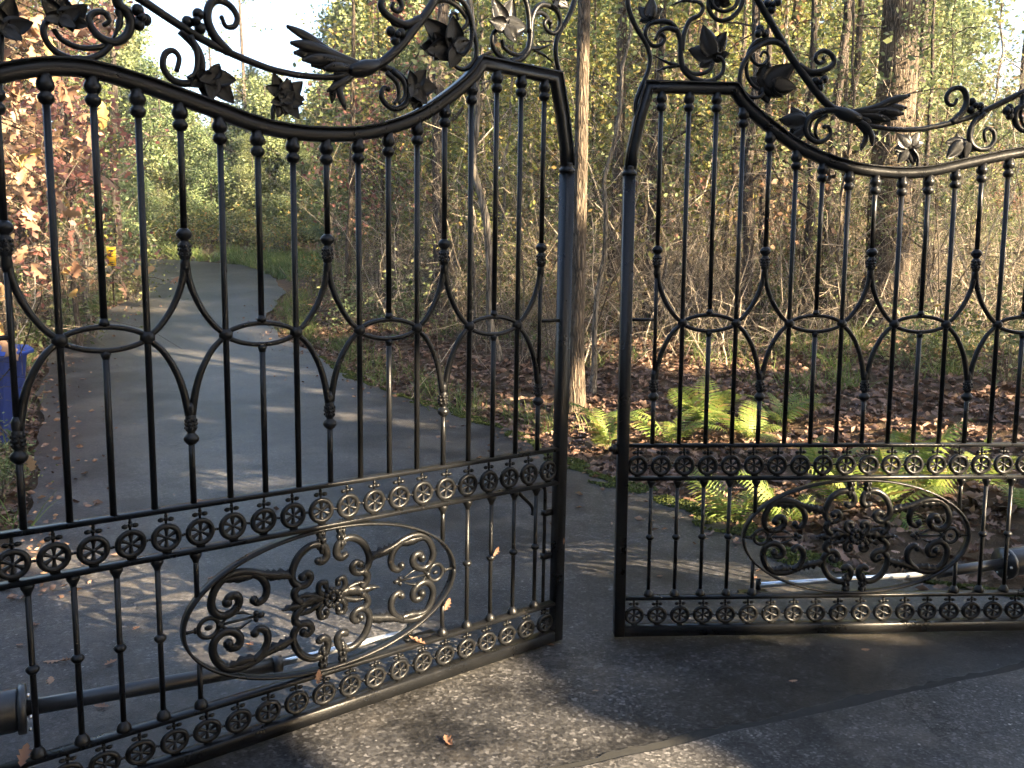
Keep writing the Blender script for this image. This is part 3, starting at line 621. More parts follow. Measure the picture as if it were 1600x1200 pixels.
    strand('vine', [(8.7, .84), (8.3, .823), (7.33, .811), (6.5, .814), (5.92, .826), (5.3, .843), (4.65, .866), (4.03, .897), (3.4, .932), (2.8, .966), (2.2, 1.0), (1.5, 1.05), (.6, 1.13), (-.3, 1.24)], .008, .0125)
    # four-petalled ivy bud rising from the dip, and curls along the vine
    strand('stem', [(6.45, .655), (6.47, .70), (6.7, .735)], .006, .006)
    ivyleaf((6.75, .735), (6.5, .80), 1.1, .35, .1); ivyleaf((6.8, .73), (7.3, .79), .9, .35, .1, .006); ivyleaf((6.78, .735), (7.15, .68), 1.0, .35, .1, -.006); ivyleaf((6.74, .735), (6.55, .675), 1.0, .35, .1, -.01)
    strand('scroll', [(5.3, .842), (4.95, .88), (4.78, .92), (4.80, .955), (4.92, .978), (5.12, .986), (5.38, .976), (5.54, .948), (5.46, .921), (5.24, .916), (5.14, .938)], .013, .0055, knob=.008)
    grapes([(4.52, .933), (4.30, .911), (4.58, .897)])
    strand('scroll', [(4.1, .882), (4.43, .85), (4.6, .81), (4.55, .765), (4.25, .738), (3.87, .741), (3.66, .771), (3.7, .808), (3.9, .823), (4.05, .805), (3.97, .765)], .0115, .006, .006)
    strand('tendril', [(4.3, .87), (4.45, .82), (4.4, .77), (4.2, .748)], .008, .005, -.010)
    ivyleaf((4.72, .775), (5.35, .703), .95, .25, .08); ivyleaf((4.65, .775), (4.7, .70), 1.1, .25, .0, .008)
    strand('scroll', [(2.6, .965), (2.66, .92), (2.84, .905), (2.92, .878), (2.82, .842), (2.55, .818), (2.26, .822), (2.06, .843), (2.0, .867), (2.12, .886), (2.33, .891), (2.44, .873), (2.33, .859)], .013, .0055, knob=.007)
    b = MB(); acanthus(b, [(X(2.58), Zv(.945)), (X(2.68), Zv(.90)), (X(2.66), Zv(.866)), (X(2.51), Zv(.828))], .012, .012, 3, .009); obj('bract', b, root, IRON)
    grapes([(3.08, .912), (3.29, .895), (3.1, .876)])
    strand('scroll', [(1.6, .756), (1.98, .764), (2.29, .787), (2.5, .819)], .008, .007); strand('scroll', [(1.6, .754), (1.26, .768), (1.07, .794), (1.03, .822), (1.13, .843), (1.33, .845), (1.44, .835)], .008, .006)
    strand('scroll', [(1.24, .826), (1.43, .801), (1.79, .79), (2.21, .799), (2.48, .816)], .006, .007, .006)
    ivyleaf((1.36, .838), (1.42, .925), 1.0, .3); ivyleaf((1.45, .845), (1.95, .90), .9, .3, 0, .01); ivyleaf((.2, .79), (.42, .88), 1.1, .3); strand('stem', [(.12, .70), (.17, .76), (.2, .792)], .006, .005)
    return root

leafL = build_gate_leaf()
leafR = copy_tree(leafL)
leafL.matrix_world = ML; leafR.matrix_world = MR
tag(leafL, 'angled black wrought iron gate leaf nearer the camera, its oval medallion partly sunlit', 'gate', 'pair of driveway gate leaves')
tag(leafR, 'black wrought iron gate leaf seen square on with ferns behind its oval medallion', 'gate', 'pair of driveway gate leaves')
# cane bolt on the left leaf, latch stop on the right one
b = MB(); b.tube(pz(smooth([(16.02, -.80), (16.05, -.785), (15.95, -.755), (15.45, -.70), (15.4, -.672 - .012), (15.6, -.682), (16.2, -.682), (16.55, -.69), (16.62, -.73), (16.62, -.85), (16.62, -1.1), (16.62, -1.385)], 4), .026), .0078, 8)
cb = obj('cane_bolt', b, leafL, IRON)
for v in (-.80, -.99): obj('bolt_guide', MB().box((X(16.62) - .012, .012, Zv(v) - .012), (X(17.1) - .018, .038, Zv(v) + .012), .002), cb, IRON)
obj('latch_stop', MB().box((X(17.1) + .024, -.02, Zv(-.56)), (X(17.1) + .045, .02, Zv(-.52)), .004).tube([(X(17.1) + .02, 0, Zv(-.54)), (X(17.1) + .06, 0, Zv(-.54))], .012, 8), leafR, IRON)

# swing-arm openers behind each leaf
def opener(M, label, p0, p1, p2, sgn):
    """housing at p0, black tube to p1, bare rod to p2 (leaf coordinates)"""
    root = empty('gate_opener', M); tag(root, label, 'gate opener', 'gate opener arms')
    p0, p1, p2 = map(np.array, (p0, p1, p2)); d = (p1 - p0) / np.linalg.norm(p1 - p0)
    obj('tube', MB().tube([p0, p0 + (p1 - p0) * .5, p1], .026, 14, up=(0, 0, 1)), root, ARMBLK)
    obj('gland', MB().tube([p1 - d * .02, p1 + d * .012], .030, 14, up=(0, 0, 1)), root, ARMBLK)
    obj('rod', MB().tube([p1, p2], .0125, 12, up=(0, 0, 1)), root, CHROME)
    h = MB().tube([p0 - d * .26, p0 - d * .24, p0 - d * .02, p0 + d * .0], [.06, .068, .068, .06], 16, up=(0, 0, 1)); hs = obj('housing', h, root, ARMBLK)
    obj('flange', MB().tube([p0 - d * .01, p0 + d * .012], .078, 16, up=(0, 0, 1)), hs, ARMBLK)
    for k in range(6):
        a = k * math.pi / 3; e = np.array([0, math.cos(a), math.sin(a)]) * .066
        obj('bolt', MB().tube([p0 + e + d * .010, p0 + e + d * .018], .006, 6, up=(0, 0, 1)), hs, CHROME)
    y = sgn
    obj('bracket', MB().box((p2[0] - .03, min(p2[1], .02 * y), p2[2] - .03), (p2[0] + .10, max(p2[1], .02 * y), p2[2] - .018), .002).tube([p2 + np.array([.0, 0, -.035]), p2 + np.array([0, 0, .03])], .012, 8), root, IRON)
opener(ML, 'black gate opener arm with bare metal rod behind the nearer gate leaf', (X(.04), .32, Zv(-1.19)), (X(6.89), .18, Zv(-1.212)), (X(11.1), .07, Zv(-1.175)), 1)
opener(MR, 'black gate opener arm with shiny rod and round housing behind the fern side gate leaf', (X(-.1), -.35, Zv(-1.18)), (X(3.6), -.28, Zv(-1.205)), (X(11.42), -.10, Zv(-1.185)), -1)

# ------------------------------------------------------------------ small manufactured things
def at(px, Y, z=None):
    """a point at forward distance Y that stands under image column px"""
    x = 0.0
    for _ in range(4):
        zz = float(hgt(x, Y)); dep = Y * math.cos(PITCH) - (zz - CAMZ) * math.sin(PITCH); x = (px - 800) / FPX * dep
    return x, Y, float(hgt(x, Y))
bx, by, bz = at(-20, 7.6); bz = -.03
bin_ = empty('wheelie_bin', loc=(bx, by, bz)); bin_.rotation_euler = (0, 0, math.radians(14))
tag(bin_, 'blue plastic wheelie bin with brighter lid at the edge of the drive', 'bin')
V = []
for z, hx, hy in ((.06, .21, .25), (.5, .25, .29), (.90, .285, .335)): V += [(sx * hx, sy * hy, z) for sx, sy in ((-1, -1), (1, -1), (1, 1), (-1, 1))]
b = MB().add(V, [(0, 3, 2, 1)] + [(k * 4 + j, k * 4 + (j + 1) % 4, k * 4 + 4 + (j + 1) % 4, k * 4 + 4 + j) for k in (0, 1) for j in range(4)] + [(8, 9, 10, 11)])
obj('body', b.mesh('body', BLUEP, False), bin_)
obj('rim', MB().box((-.30, -.35, .885), (.30, .35, .915), .02), bin_, BLUEP)
lid = obj('lid', MB().add([(-.32, -.37, .917), (.34, -.37, .917), (.34, .37, .917), (-.32, .37, .917), (-.27, -.32, .985), (.30, -.32, .965), (.30, .32, .965), (-.27, .32, .985)], [(0, 3, 2, 1), (0, 1, 5, 4), (1, 2, 6, 5), (2, 3, 7, 6), (3, 0, 4, 7), (4, 5, 6, 7)]).mesh('lid', BLUEL, False), bin_)
obj('lid_grip', MB().box((.335, -.2, .90), (.385, .2, .935), .01), lid, BLUEL)
for sy in (-.27, .27):
    w = MB(); a = np.linspace(0, 2 * math.pi, 19)[:-1]; w.tube(np.stack([.12 + .075 * np.cos(a), sy + 0 * a, .095 + .075 * np.sin(a)], 1), .025, 8, closed=True); w.tube([(.12, sy - .02, .095), (.12, sy + .02, .095)], .055, 12, up=(0, 0, 1))
    obj('wheel', w, bin_, RUBBER)

# ------------------------------------------------------------------ trees
def polyline(start, d0, L, K, wander, droop=0.0, lift=0.0):
    """N wandering shoots: start (N,3), d0 (N,3), L (N,)"""
    N = len(start); P = np.zeros((N, K, 3)); P[:, 0] = start; d = d0.copy(); st = (L / (K - 1))[:, None]
    for k in range(1, K):
        d = d + rng.normal(size=(N, 3)) * wander + np.array([0, 0, lift - droop * k / K]); d /= np.linalg.norm(d, axis=1, keepdims=True)
        P[:, k] = P[:, k - 1] + d * st
    return P, d
def cat(parts):
    Vs, Qs, n = [], [], 0
    for V_, Q_ in parts: Vs.append(V_); Qs.append(Q_ + n); n += len(V_)
    return np.concatenate(Vs), np.concatenate(Qs)
def tree_meshes(tag_, H, r, bark, leafmat, limbs=26, t0=.35, reach=2.0, rise=.5, droop=.1, twigs=7, leaves=9, lsize=.09, lean=(0, 0), wander=.04, spread=.16, sub=.42):
    K = 16; z = np.linspace(0, 1, K)
    wx = np.cumsum(rng.normal(size=K) * wander) * H / K; wy = np.cumsum(rng.normal(size=K) * wander) * H / K
    P = np.stack([wx - wx[0] + lean[0] * z * H, wy - wy[0] + lean[1] * z * H, z * H - .12], 1)
    rad = r * (1 - .72 * z) * (1 + .55 * np.exp(-z * H / .22))
    parts = [tubes(P[None], rad[None], 10)]
    t = t0 + (1 - t0) * rng.random(limbs) ** .9; t = np.sort(t)
    st = np.stack([np.interp(t, z, P[:, k]) for k in range(3)], 1)
    a = rng.random(limbs) * 2 * math.pi
    d = np.stack([np.cos(a), np.sin(a), rise + rng.normal(size=limbs) * .25], 1); d /= np.linalg.norm(d, axis=1, keepdims=True)
    L = reach * (1.08 - .75 * (t - t0) / (1 - t0)) * (.55 + .6 * rng.random(limbs))
    LP, _ = polyline(st, d, L, 7, .16, droop)
    lr = np.interp(t, z, rad) * .38 * (.5 + .5 * rng.random(limbs)); lr = np.clip(lr, .006, .09)
    parts.append(tubes(LP, lr[:, None] * np.linspace(1, .22, 7)[None], 5))
    n = limbs * twigs; li = np.repeat(np.arange(limbs), twigs); tk = rng.integers(2, 7, n)
    s2 = LP[li, tk]; d2 = rand_dirs(n, .3) + (LP[li, np.minimum(tk, 6)] - LP[li, tk - 1]) / (L[li] / 6)[:, None] * .8; d2 /= np.linalg.norm(d2, axis=1, keepdims=True)
    TP, _ = polyline(s2, d2, L[li] * sub * (.4 + .8 * rng.random(n)), 5, .22, droop * .6)
    parts.append(tubes(TP, (.0055 * np.linspace(1, .35, 5))[None].repeat(n, 0), 3))
    V_, Q_ = cat(parts); trunk = fast_mesh(tag_ + '_trunk', V_, Q_, bark, smooth_=True)
    m = n * leaves; ti = np.repeat(np.arange(n), leaves); tk = rng.integers(1, 5, m)
    C = TP[ti, tk] + rng.normal(size=(m, 3)) * spread
    V_, F_ = quad_cards(C, lsize * (.55 + .9 * rng.random(m)), .35, .62)
    clump = rng.random(n)[ti] * .45 + rng.random(m) * .55
    crown = fast_mesh(tag_ + '_crown', V_, F_, leafmat, np.repeat(clump, 4))
    return trunk, crown
def plant(name, meshes, loc, rotz, scale, label, catg, group=None):
    e = empty(name, loc=loc); e.rotation_euler = (0, 0, rotz); e.scale = (scale,) * 3
    obj('trunk', meshes[0], e); obj('crown', meshes[1], e)
    tag(e, label, catg, group); return e
T_TALL_A = tree_meshes('tall_tan', 13, .115, BARK_TAN, LEAF_YELLOW, 22, .30, 2.2, .35, .1, 6, 7, .11)
T_STRAIGHT = tree_meshes('straight', 13, .086, BARK_TAN, LEAF_YELLOW, 18, .42, 2.0, .35, .1, 6, 7, .11, (0, 0), .008)
T_TALL_B = tree_meshes('tall_dark', 13, .12, BARK_DARK, LEAF_GREEN, 24, .22, 2.3, .3, .15, 6, 8, .11)
T_PALE = tree_meshes('pale', 10, .055, BARK_PALE, LEAF_YELLOW, 20, .22, 1.7, .55, .05, 6, 6, .09, (.07, .0), .10)
T_BIG = tree_meshes('big', 15, .36, BARK_TAN, LEAF_GREEN, 26, .36, 3.4, .3, .1, 7, 8, .12, (.01, 0), .02)
T_MID = [tree_meshes('mid_a', 7, .05, BARK_DARK, LEAF_YELLOW, 38, .10, 1.9, .42, .12, 9, 16, .085),
         tree_meshes('mid_b', 6.5, .045, BARK_TAN, LEAF_GREEN, 38, .08, 2.0, .35, .16, 9, 18, .085),
         tree_meshes('mid_c', 6, .045, BARK_DARK, LEAF_BROWN, 30, .15, 1.7, .45, .12, 8, 8, .10),
         tree_meshes('mid_d', 7.5, .05, BARK_PALE, LEAF_YELLOW, 30, .14, 1.8, .5, .10, 8, 6, .08)]
T_PINE = [tree_meshes('pine_a', 10, .11, BARK_DARK, LEAF_GREEN, 56, .05, 2.7, .10, .12, 10, 30, .15, spread=.24),
          tree_meshes('pine_b', 9, .10, BARK_DARK, LEAF_GREEN, 56, .03, 3.0, .05, .15, 10, 30, .15, spread=.26)]
T_SAP = [tree_meshes('sap_a', 5, .022, BARK_PALE, LEAF_YELLOW, 22, .25, 1.1, .8, .05, 6, 3, .07, (.05, .02), .12),
         tree_meshes('sap_b', 4.5, .018, BARK_TAN, LEAF_BROWN, 22, .2, 1.0, .7, .08, 6, 3, .075, (-.06, .03), .14),
         tree_meshes('sap_c', 5.5, .026, BARK_TAN, LEAF_GREEN, 24, .2, 1.2, .6, .1, 6, 4, .07, (.02, -.03), .10)]
ORD = ['first', 'second', 'third', 'fourth', 'fifth', 'sixth', 'seventh', 'eighth', 'ninth', 'tenth', 'eleventh', 'twelfth', 'thirteenth', 'fourteenth', 'fifteenth', 'sixteenth', 'last']
def column(x, y, z):
    p = np.array([x, y, z - CAMZ]); return 800 + FPX * (p @ CR) / (p @ CF)
BARPX = [(column(*(M @ Vector((X(16 - k), 0, Zv(0))))), side, k) for M, side in ((ML, 'left'), (MR, 'right')) for k in range(17)]
planted = {}
def where(x, y, kind):
    c = column(x, y, 2.0)
    side, k = ('gap', 0) if 878 < c < 972 else min((abs(c - q), sd, kk) for q, sd, kk in BARPX)[1:]
    n = planted.get((kind, side, k), 0); planted[(kind, side, k)] = n + 1
    if side == 'gap': return ('', 'another ', 'farther ', 'farthest ')[min(n, 3)], 'in the gap between the gates'
    return ('', 'another ', 'farther ', 'farthest ', 'hidden ')[min(n, 4)], 'behind the %s bar from the free post, %s leaf' % (ORD[k], side)
def put(name, meshes, px, Y, rot, s, label, catg='tree', group=None): return plant(name, meshes, at(px, Y), rot, s, label, catg, group)
put('oak_tree', T_STRAIGHT, 899, 8.9, .6, 1.0, 'straight tan barked tree standing in the gap between the two gate leaves')
put('oak_tree', T_BIG, 1383, 13.2, 2.1, 1.0, 'thickest tree trunk, wrapped in vines, behind the right gate leaf')
put('maple_sapling', T_PALE, 925, 9.4, .35, .62, 'thin pale crooked sapling just right of the gap between the gates')
put('hardwood_tree', T_TALL_A, 955, 14.0, 1.9, .95, 'sunlit trunk behind the free post of the right gate leaf')
put('hardwood_tree', T_PALE, 783, 11.6, 2.6, 1.05, 'grey slanting tree seen through the last bars of the left gate leaf')
put('hardwood_tree', T_TALL_B, 682, 16.0, .2, 1.15, 'dark upright trunk behind the twelfth bar of the left gate leaf')
put('hardwood_tree', T_PALE, 738, 12.6, 4.2, .5, 'slender yellowish stem left of the grey slanting tree')
put('hardwood_tree', T_TALL_B, 1437, 12.4, 3.2, .42, 'thin dark tree standing just right of the thickest trunk')
put('hardwood_tree', T_TALL_B, 1158, 12.8, 1.2, .75, 'dark trunk behind the first arches of the right gate leaf')
put('hardwood_tree', T_TALL_B, 1308, 14.5, 5.2, .7, 'dark trunk left of the thickest tree in the woods')
put('hardwood_tree', T_TALL_B, 183, 24.0, .9, .95, 'dark trunk left of the drive with the yellow sign beside it')
put('hardwood_tree', T_TALL_B, 392, 36.0, 2.9, 1.0, 'dark trunk beyond the far bend of the drive')
put('hardwood_tree', T_TALL_A, 541, 17.0, 1.0, .62, 'slim sunlit trunk right of the bend in the drive')
put('hardwood_tree', T_TALL_A, 1240, 17.5, 4.0, .9, 'tan trunk deep in the woods right of centre')
put('hardwood_tree', T_PALE, 150, 15.0, 3.0, .9, 'pale thin trunk on the left bank before the yellow sign')
put('hardwood_tree', T_TALL_B, 336, 38.0, 5.0, .8, 'smaller dark trunk at the end of the visible drive')

def skyline(x, y):
    """how tall the growth stands, by direction: lower where the photo opens to the sky"""
    a = 800 + FPX * x / np.maximum(y, 1)
    top = np.interp(a, [-200, 150, 215, 290, 400, 500, 570, 650, 1380, 1440, 1480, 1560, 1650, 1900], [-150, -60, 90, 150, 180, 150, 20, -150, -200, 0, 190, 200, 150, -50])
    return np.maximum(1.2, 1.57 + (440 - top) / FPX * y - zbase(y))
MIDL = ['yellow green understory tree', 'grey green understory tree', 'russet understory tree', 'pale stemmed tree']
MIDN = ['yellowing_tree', 'leafy_tree', 'russet_tree', 'pale_tree']
MIDG = ['yellow green understory trees', 'grey green understory trees', 'russet understory trees', 'pale stemmed understory trees']
def scatter(n, boxes, gapmin=.0, tries=4000):
    out = []
    for _ in range(tries):
        x0, x1, y0, y1 = boxes[rng.integers(len(boxes))]; x = x0 + (x1 - x0) * rng.random(); y = y0 + (y1 - y0) * rng.random()
        if off_drive(x, y) < (1.9 if (x > edge_r(y) and y > 12) else .9): continue
        if y > 24 and (-21 < x < -5) and y < 33.5: continue
        if any((x - a) ** 2 + (y - b) ** 2 < gapmin ** 2 for a, b in out): continue
        c_ = column(x, y, 2.0)
        if not -90 < c_ < 1690 or (110 < c_ < 215 and y < 19.5): continue
        out.append((x, y))
        if len(out) >= n: break
    return out
for (x, y) in scatter(54, [(0, 10, 17, 22), (-2, 16, 18, 30), (-4, 14, 18, 26), (-14, -7.5, 9, 24)], 1.5):
    k = int(rng.choice([0, 1, 2, 3], p=[.34, .28, .16, .22])); s = min(1.25, float(skyline(x, y)) / 6.6) * (.8 + .3 * rng.random())
    plant(MIDN[k], T_MID[k], (x, y, float(hgt(x, y))), rng.random() * 6.28, s, '%s%s %s' % ((lambda w: (w[0], MIDL[k], w[1]))(where(x, y, k))), 'tree', MIDG[k])
for (x, y) in scatter(34, [(-20, -3, 33.6, 42), (-20, -3, 33.6, 40), (-24, -12.5, 14, 30), (2, 26, 28, 42)], 1.7):
    k = int(rng.integers(2)); s = min(1.3, float(skyline(x, y)) / 9.6) * (.85 + .25 * rng.random())
    plant('pine_tree', T_PINE[k], (x, y, float(hgt(x, y))), rng.random() * 6.28, s, '%sfar grey pine %s' % where(x, y, 'pine'), 'tree', 'far pine trees')
SLN = ('slender tan trunk', 'slender dark trunk', 'slender pale trunk')
for (x, y) in scatter(46, [(-1, 9, 12, 18), (-3.5, 12, 14, 24), (0, 14, 18, 28), (-12, -7.5, 10, 22)], .8):
    k = int(rng.integers(3)); s = .45 + .4 * rng.random()
    plant('slender_tree', (T_TALL_A, T_TALL_B, T_PALE)[k], (x, y, float(hgt(x, y))), rng.random() * 6.28, s * (1, 1, 1.15)[k], '%s%s %s' % ((lambda w: (w[0], SLN[k], w[1]))(where(x, y, 's%d' % k))), 'tree', 'slender trees in the woods')
for (x, y) in scatter(40, [(.5, 9, 11.5, 18), (-3, 12, 12, 24), (-12, -5.5, 9, 24)], .7):
    k = int(rng.integers(3)); s = min(1.2, float(skyline(x, y)) / 5) * (.6 + .5 * rng.random())
    plant('sapling', T_SAP[k], (x, y, float(hgt(x, y))), rng.random() * 6.28, s, '%stwiggy sapling %s' % where(x, y, 'sap'), 'sapling', 'saplings in the undergrowth')
for px, Y, s_, lab in ((60, 10.5, 1.0, 'russet leaved tree high on the left bank nearest the gate'), (165, 13.5, 1.05, 'russet leaved tree whose crown meets the sky at upper left'), (118, 17.0, 1.0, 'russet tree on the left bank behind the pale thin trunk')):
    put('russet_tree', T_MID[2], px - 40, Y, s_ * 3, s_ * min(1.15, float(skyline((px - 800) / FPX * Y, Y)) / 6.0), lab)
for k, (px, Y, s_) in enumerate(((250, 33.5, 2.2), (330, 33.8, 2.4), (395, 33.2, 2.0), (470, 32.5, 2.2), (520, 29, 1.9), (290, 36, 3), (420, 36, 3), (210, 31.5, 2.0))): put('pine_sapling', T_PINE[k % 2], px, Y, k * 1.1, .20 * s_, 'low spreading evergreen at the end of the drive, %s from the left' % ORD[[1, 3, 5, 6, 7, 2, 4, 0][k]], 'tree', 'low evergreens behind the bend')
x, y, z = at(177, 19.0)
sg = empty('trail_sign', loc=(x, y, z)); tag(sg, 'small upright yellow sign with black print among the trees left of the drive', 'sign')
obj('post', MB().tube([(0, .02, 0), (0, .02, 1.35)], .02, 8), sg, BARK_DARK); zt = 1.57 + (440 - 392) / FPX * 19.0 - z
obj('board', MB().box((-.10, -.012, zt - .42), (.10, .006, zt), .004), sg, YELLOW)
for k, (a, c, w) in enumerate(((.06, .10, .05), (.20, .22, .055), (.33, .355, .04), (.14, .152, .03))): obj('print', MB().box((-w, -.016, zt - c), (w, -.0125, zt - a)), sg, INK)

# ------------------------------------------------------------------ undergrowth (uncountable: stuff)
def clear(x, y):
    """sight lines the photo keeps open: to the sign and to the thickest trunk"""
    c = 800 + FPX * x / np.maximum(y, .5)
    return ((np.abs(c - 172) < 26) & (y < 19.5)) | ((np.abs(c - 1385) < 42) & (y < 13.4) & (np.sin(x * 9) > -.5)) | ((np.abs(c - 955) < 14) & (y < 14)) | ((np.abs(c - 685) < 12) & (y < 16))
def wood_points(n):
    X_ = []; Y_ = []
    for (x0, x1, y0, y1, w, mind) in ((-1.5, 10, 10.4, 15, .20, 2.2), (-4.5, 15, 13, 22, .40, .9), (-6, 20, 20, 34, .16, .8), (-13, -4.6, 6.6, 16, .13, .7), (-16, -8, 14, 30, .11, .5)):
        m = int(n * w * 3); x = x0 + (x1 - x0) * rng.random(m); y = y0 + (y1 - y0) * rng.random(m)
        ok = (off_drive(x, y) > np.where((x > edge_r(y)) & (y > 13) & (y < 32), np.maximum(mind, 1.5), mind)) & ~clear(x, y) & ~((y > 24) & (y < 33.5) & (x > -21) & (x < -5)); x, y = x[ok][:int(n * w)], y[ok][:int(n * w)]
        X_.append(x); Y_.append(y)
    return np.concatenate(X_), np.concatenate(Y_)
x, y = wood_points(2900); N = len(x); cl = rng.random(N)
st = np.stack([x, y, hgt(x, y) - .05], 1); H = np.minimum(.6 + 4.2 * rng.random(N) ** 2.1, skyline(x, y) * .95)
d0 = np.stack([rng.normal(size=N) * .3, rng.normal(size=N) * .3, np.ones(N)], 1); d0 /= np.linalg.norm(d0, axis=1, keepdims=True)
SP, _ = polyline(st, d0, H * 1.15, 9, .19, .10)
rad = (.004 + .0075 * rng.random(N))[:, None] * np.linspace(1, .35, 9)[None]
p1 = tubes(SP, rad, 4); r1 = np.repeat(rng.random(N), 36)
M = N * 13; si = np.repeat(np.arange(N), 13); tk = rng.integers(1, 9, M)
d2 = rand_dirs(M, .15) + np.array([0, 0, .25]); d2 /= np.linalg.norm(d2, axis=1, keepdims=True)
TP, _ = polyline(SP[si, tk], d2, .25 + 1.0 * rng.random(M) ** 1.6, 5, .25, .12)
p2 = tubes(TP, (.0022 + .0022 * rng.random(M))[:, None] * np.linspace(1, .45, 5)[None], 3); r2 = np.repeat(rng.random(M), 15)
V, Q = cat([p1, p2])
tag(obj('thicket', fast_mesh('thicket', V, Q, TWIG, np.concatenate([r1, r2]))), 'tangle of bare twigs and thin stems filling the woods', 'thicket', kind='stuff')
m = 470000; ti = rng.integers(0, M, m); C = TP[ti, rng.integers(1, 5, m)] + rng.normal(size=(m, 3)) * .10
gap = np.sin(C[:, 0] * 1.5 + 1.2 * np.sin(C[:, 2] * 1.1)) + np.sin(C[:, 2] * 1.9 + C[:, 1] * .8 + 1.3 * np.sin(C[:, 0] * .7)) + .7 * np.sin(C[:, 0] * 3.1 - C[:, 2] * 2.7 + C[:, 1])
gap += .5 * np.sin(C[:, 0] * 6.1 + C[:, 1] * 4) * np.sin(C[:, 2] * 5.3)
kp = (gap > np.where(C[:, 1] < 16, .8, .15)); C, ti = C[kp], ti[kp]; m = len(C)
hue = np.clip(cl[si[ti]] * .55 + rng.random(m) * .5, 0, 1); hue = np.clip(hue + .12 * np.sin(C[:, 0] * .9) * np.sin(C[:, 2] * 1.3 + C[:, 1] * .5), 0, 1)
V, Q = quad_cards(C, .02 + .05 * rng.random(m) ** 2, .2, .6)
tag(obj('thicket_foliage', fast_mesh('thicket_foliage', V, Q, LEAF_BRUSH, np.repeat(hue, 4))), 'small olive, yellow and brown leaves clinging to the thicket', 'foliage', kind='stuff')
# far-off wood that closes the view
m = 90000; a = rng.random(m); px = -500 + 2700 * rng.random(m); Y = 43 + 12 * rng.random(m); xx = (px - 800) / FPX * Y
top = skyline(xx, Y) * (.70 + .30 * np.sin(px * .021) * np.sin(px * .0067 + 1)) ; zz = zbase(Y) + top * rng.random(m) ** 1.1
C = np.stack([xx, Y, zz], 1) + rng.normal(size=(m, 3)) * .3
V, Q = quad_cards(C, .3 + .35 * rng.random(m), .3, .65)
tag(obj('distant_woods', fast_mesh('distant_woods', V, Q, LEAF_BRUSH, np.repeat(np.clip(rng.random(m) * .6 + .12, 0, 1), 4))), 'far off wood closing the view behind the thicket', 'woods', kind='stuff')

# grass and weeds at the wood's foot
def blades(n, pts, hmin, hmax, w):
    i = rng.integers(0, len(pts), n); base = pts[i] + np.stack([rng.normal(size=n) * .12, rng.normal(size=n) * .12, np.zeros(n)], 1)
    base[:, 2] = hgt(base[:, 0], base[:, 1]); h = hmin + (hmax - hmin) * rng.random(n); d = np.stack([rng.normal(size=n) * .4, rng.normal(size=n) * .4, np.ones(n)], 1); d /= np.linalg.norm(d, axis=1, keepdims=True)
    P, _ = polyline(base, d, h, 4, .12, .5); sd = np.cross(d, rand_dirs(n)); sd /= np.linalg.norm(sd, axis=1, keepdims=True)
    ww = w * np.array([1, .85, .55, .08]); A_ = P - sd[:, None] * ww[None, :, None]; B_ = P + sd[:, None] * ww[None, :, None]
    V_ = np.stack([A_, B_], 2).reshape(-1, 3); k = (np.arange(n) * 8)[:, None, None] + (np.arange(3) * 2)[None, :, None]
    return V_, (k + np.array([0, 1, 3, 2])[None, None]).reshape(-1, 4), np.repeat(np.clip(rng.random(len(pts))[i] * .5 + rng.random(n) * .5, 0, 1), 8)
x, y = wood_points(420); k = (y < 20); pts = np.stack([x[k], y[k], y[k] * 0], 1)
ex = np.stack([np.concatenate([edge_r(np.linspace(8, 21, 60)) + .2 + .5 * rng.random(60), edge_l(np.linspace(5, 22, 60)) - .2 - .6 * rng.random(60), 2.5 + 5 * rng.random(60)]), np.concatenate([np.linspace(8, 21, 60), np.linspace(5, 22, 60), 8.6 + 3.5 * rng.random(60)]), np.zeros(180)], 1)
yy = np.linspace(24.5, 32.5, 120); ex2 = np.stack([edge_r(yy) + .15 + 2.2 * rng.random(120), yy, 0 * yy], 1)
V2, Q2, r2_ = blades(5000, ex2, .25, .6, .012)
V, Q, r_ = blades(15000, np.vstack([pts, ex]), .10, .42, .0045)
V, Q = cat([(V, Q), (V2, Q2)]); r_ = np.concatenate([r_, r2_])
tag(obj('grass', fast_mesh('grass', V, Q, GRASS, r_)), 'thin grass and weeds along the wood edge', 'grass', kind='stuff')

# moss along the drive's edge
m = 30000; y = 3.9 + 9 * rng.random(m) ** 1.3; wdt = .03 + .30 * np.clip(.5 + .5 * np.sin(y * 2.3 + 1.1 * np.sin(y * 5.1)) + .25 * np.sin(y * 11.3), 0, 1) * np.exp(-(y - 4) / 9)
x = edge_r(y) + (rng.random(m) * 1.5 - .85) * wdt; z = np.maximum(hgt(x, y), zbase(y) + .02) + .004 + .012 * rng.random(m)
k = rng.random(m) < .5; y2 = 4.2 + 6 * rng.random(m)
pm = np.sin(x * 17 + 2 * np.sin(y * 9)) + np.sin(y * 19 + x * 5) > -.5; x, y, z = x[pm], y[pm], z[pm]; m = len(x)
V, Q = quad_cards(np.stack([x, y, z], 1), .012 + .022 * rng.random(m), .2, .6)
tag(obj('moss', fast_mesh('moss', V, Q, MOSS, np.repeat(rng.random(m), 4))), 'green moss along the edge of the asphalt', 'moss', kind='stuff')

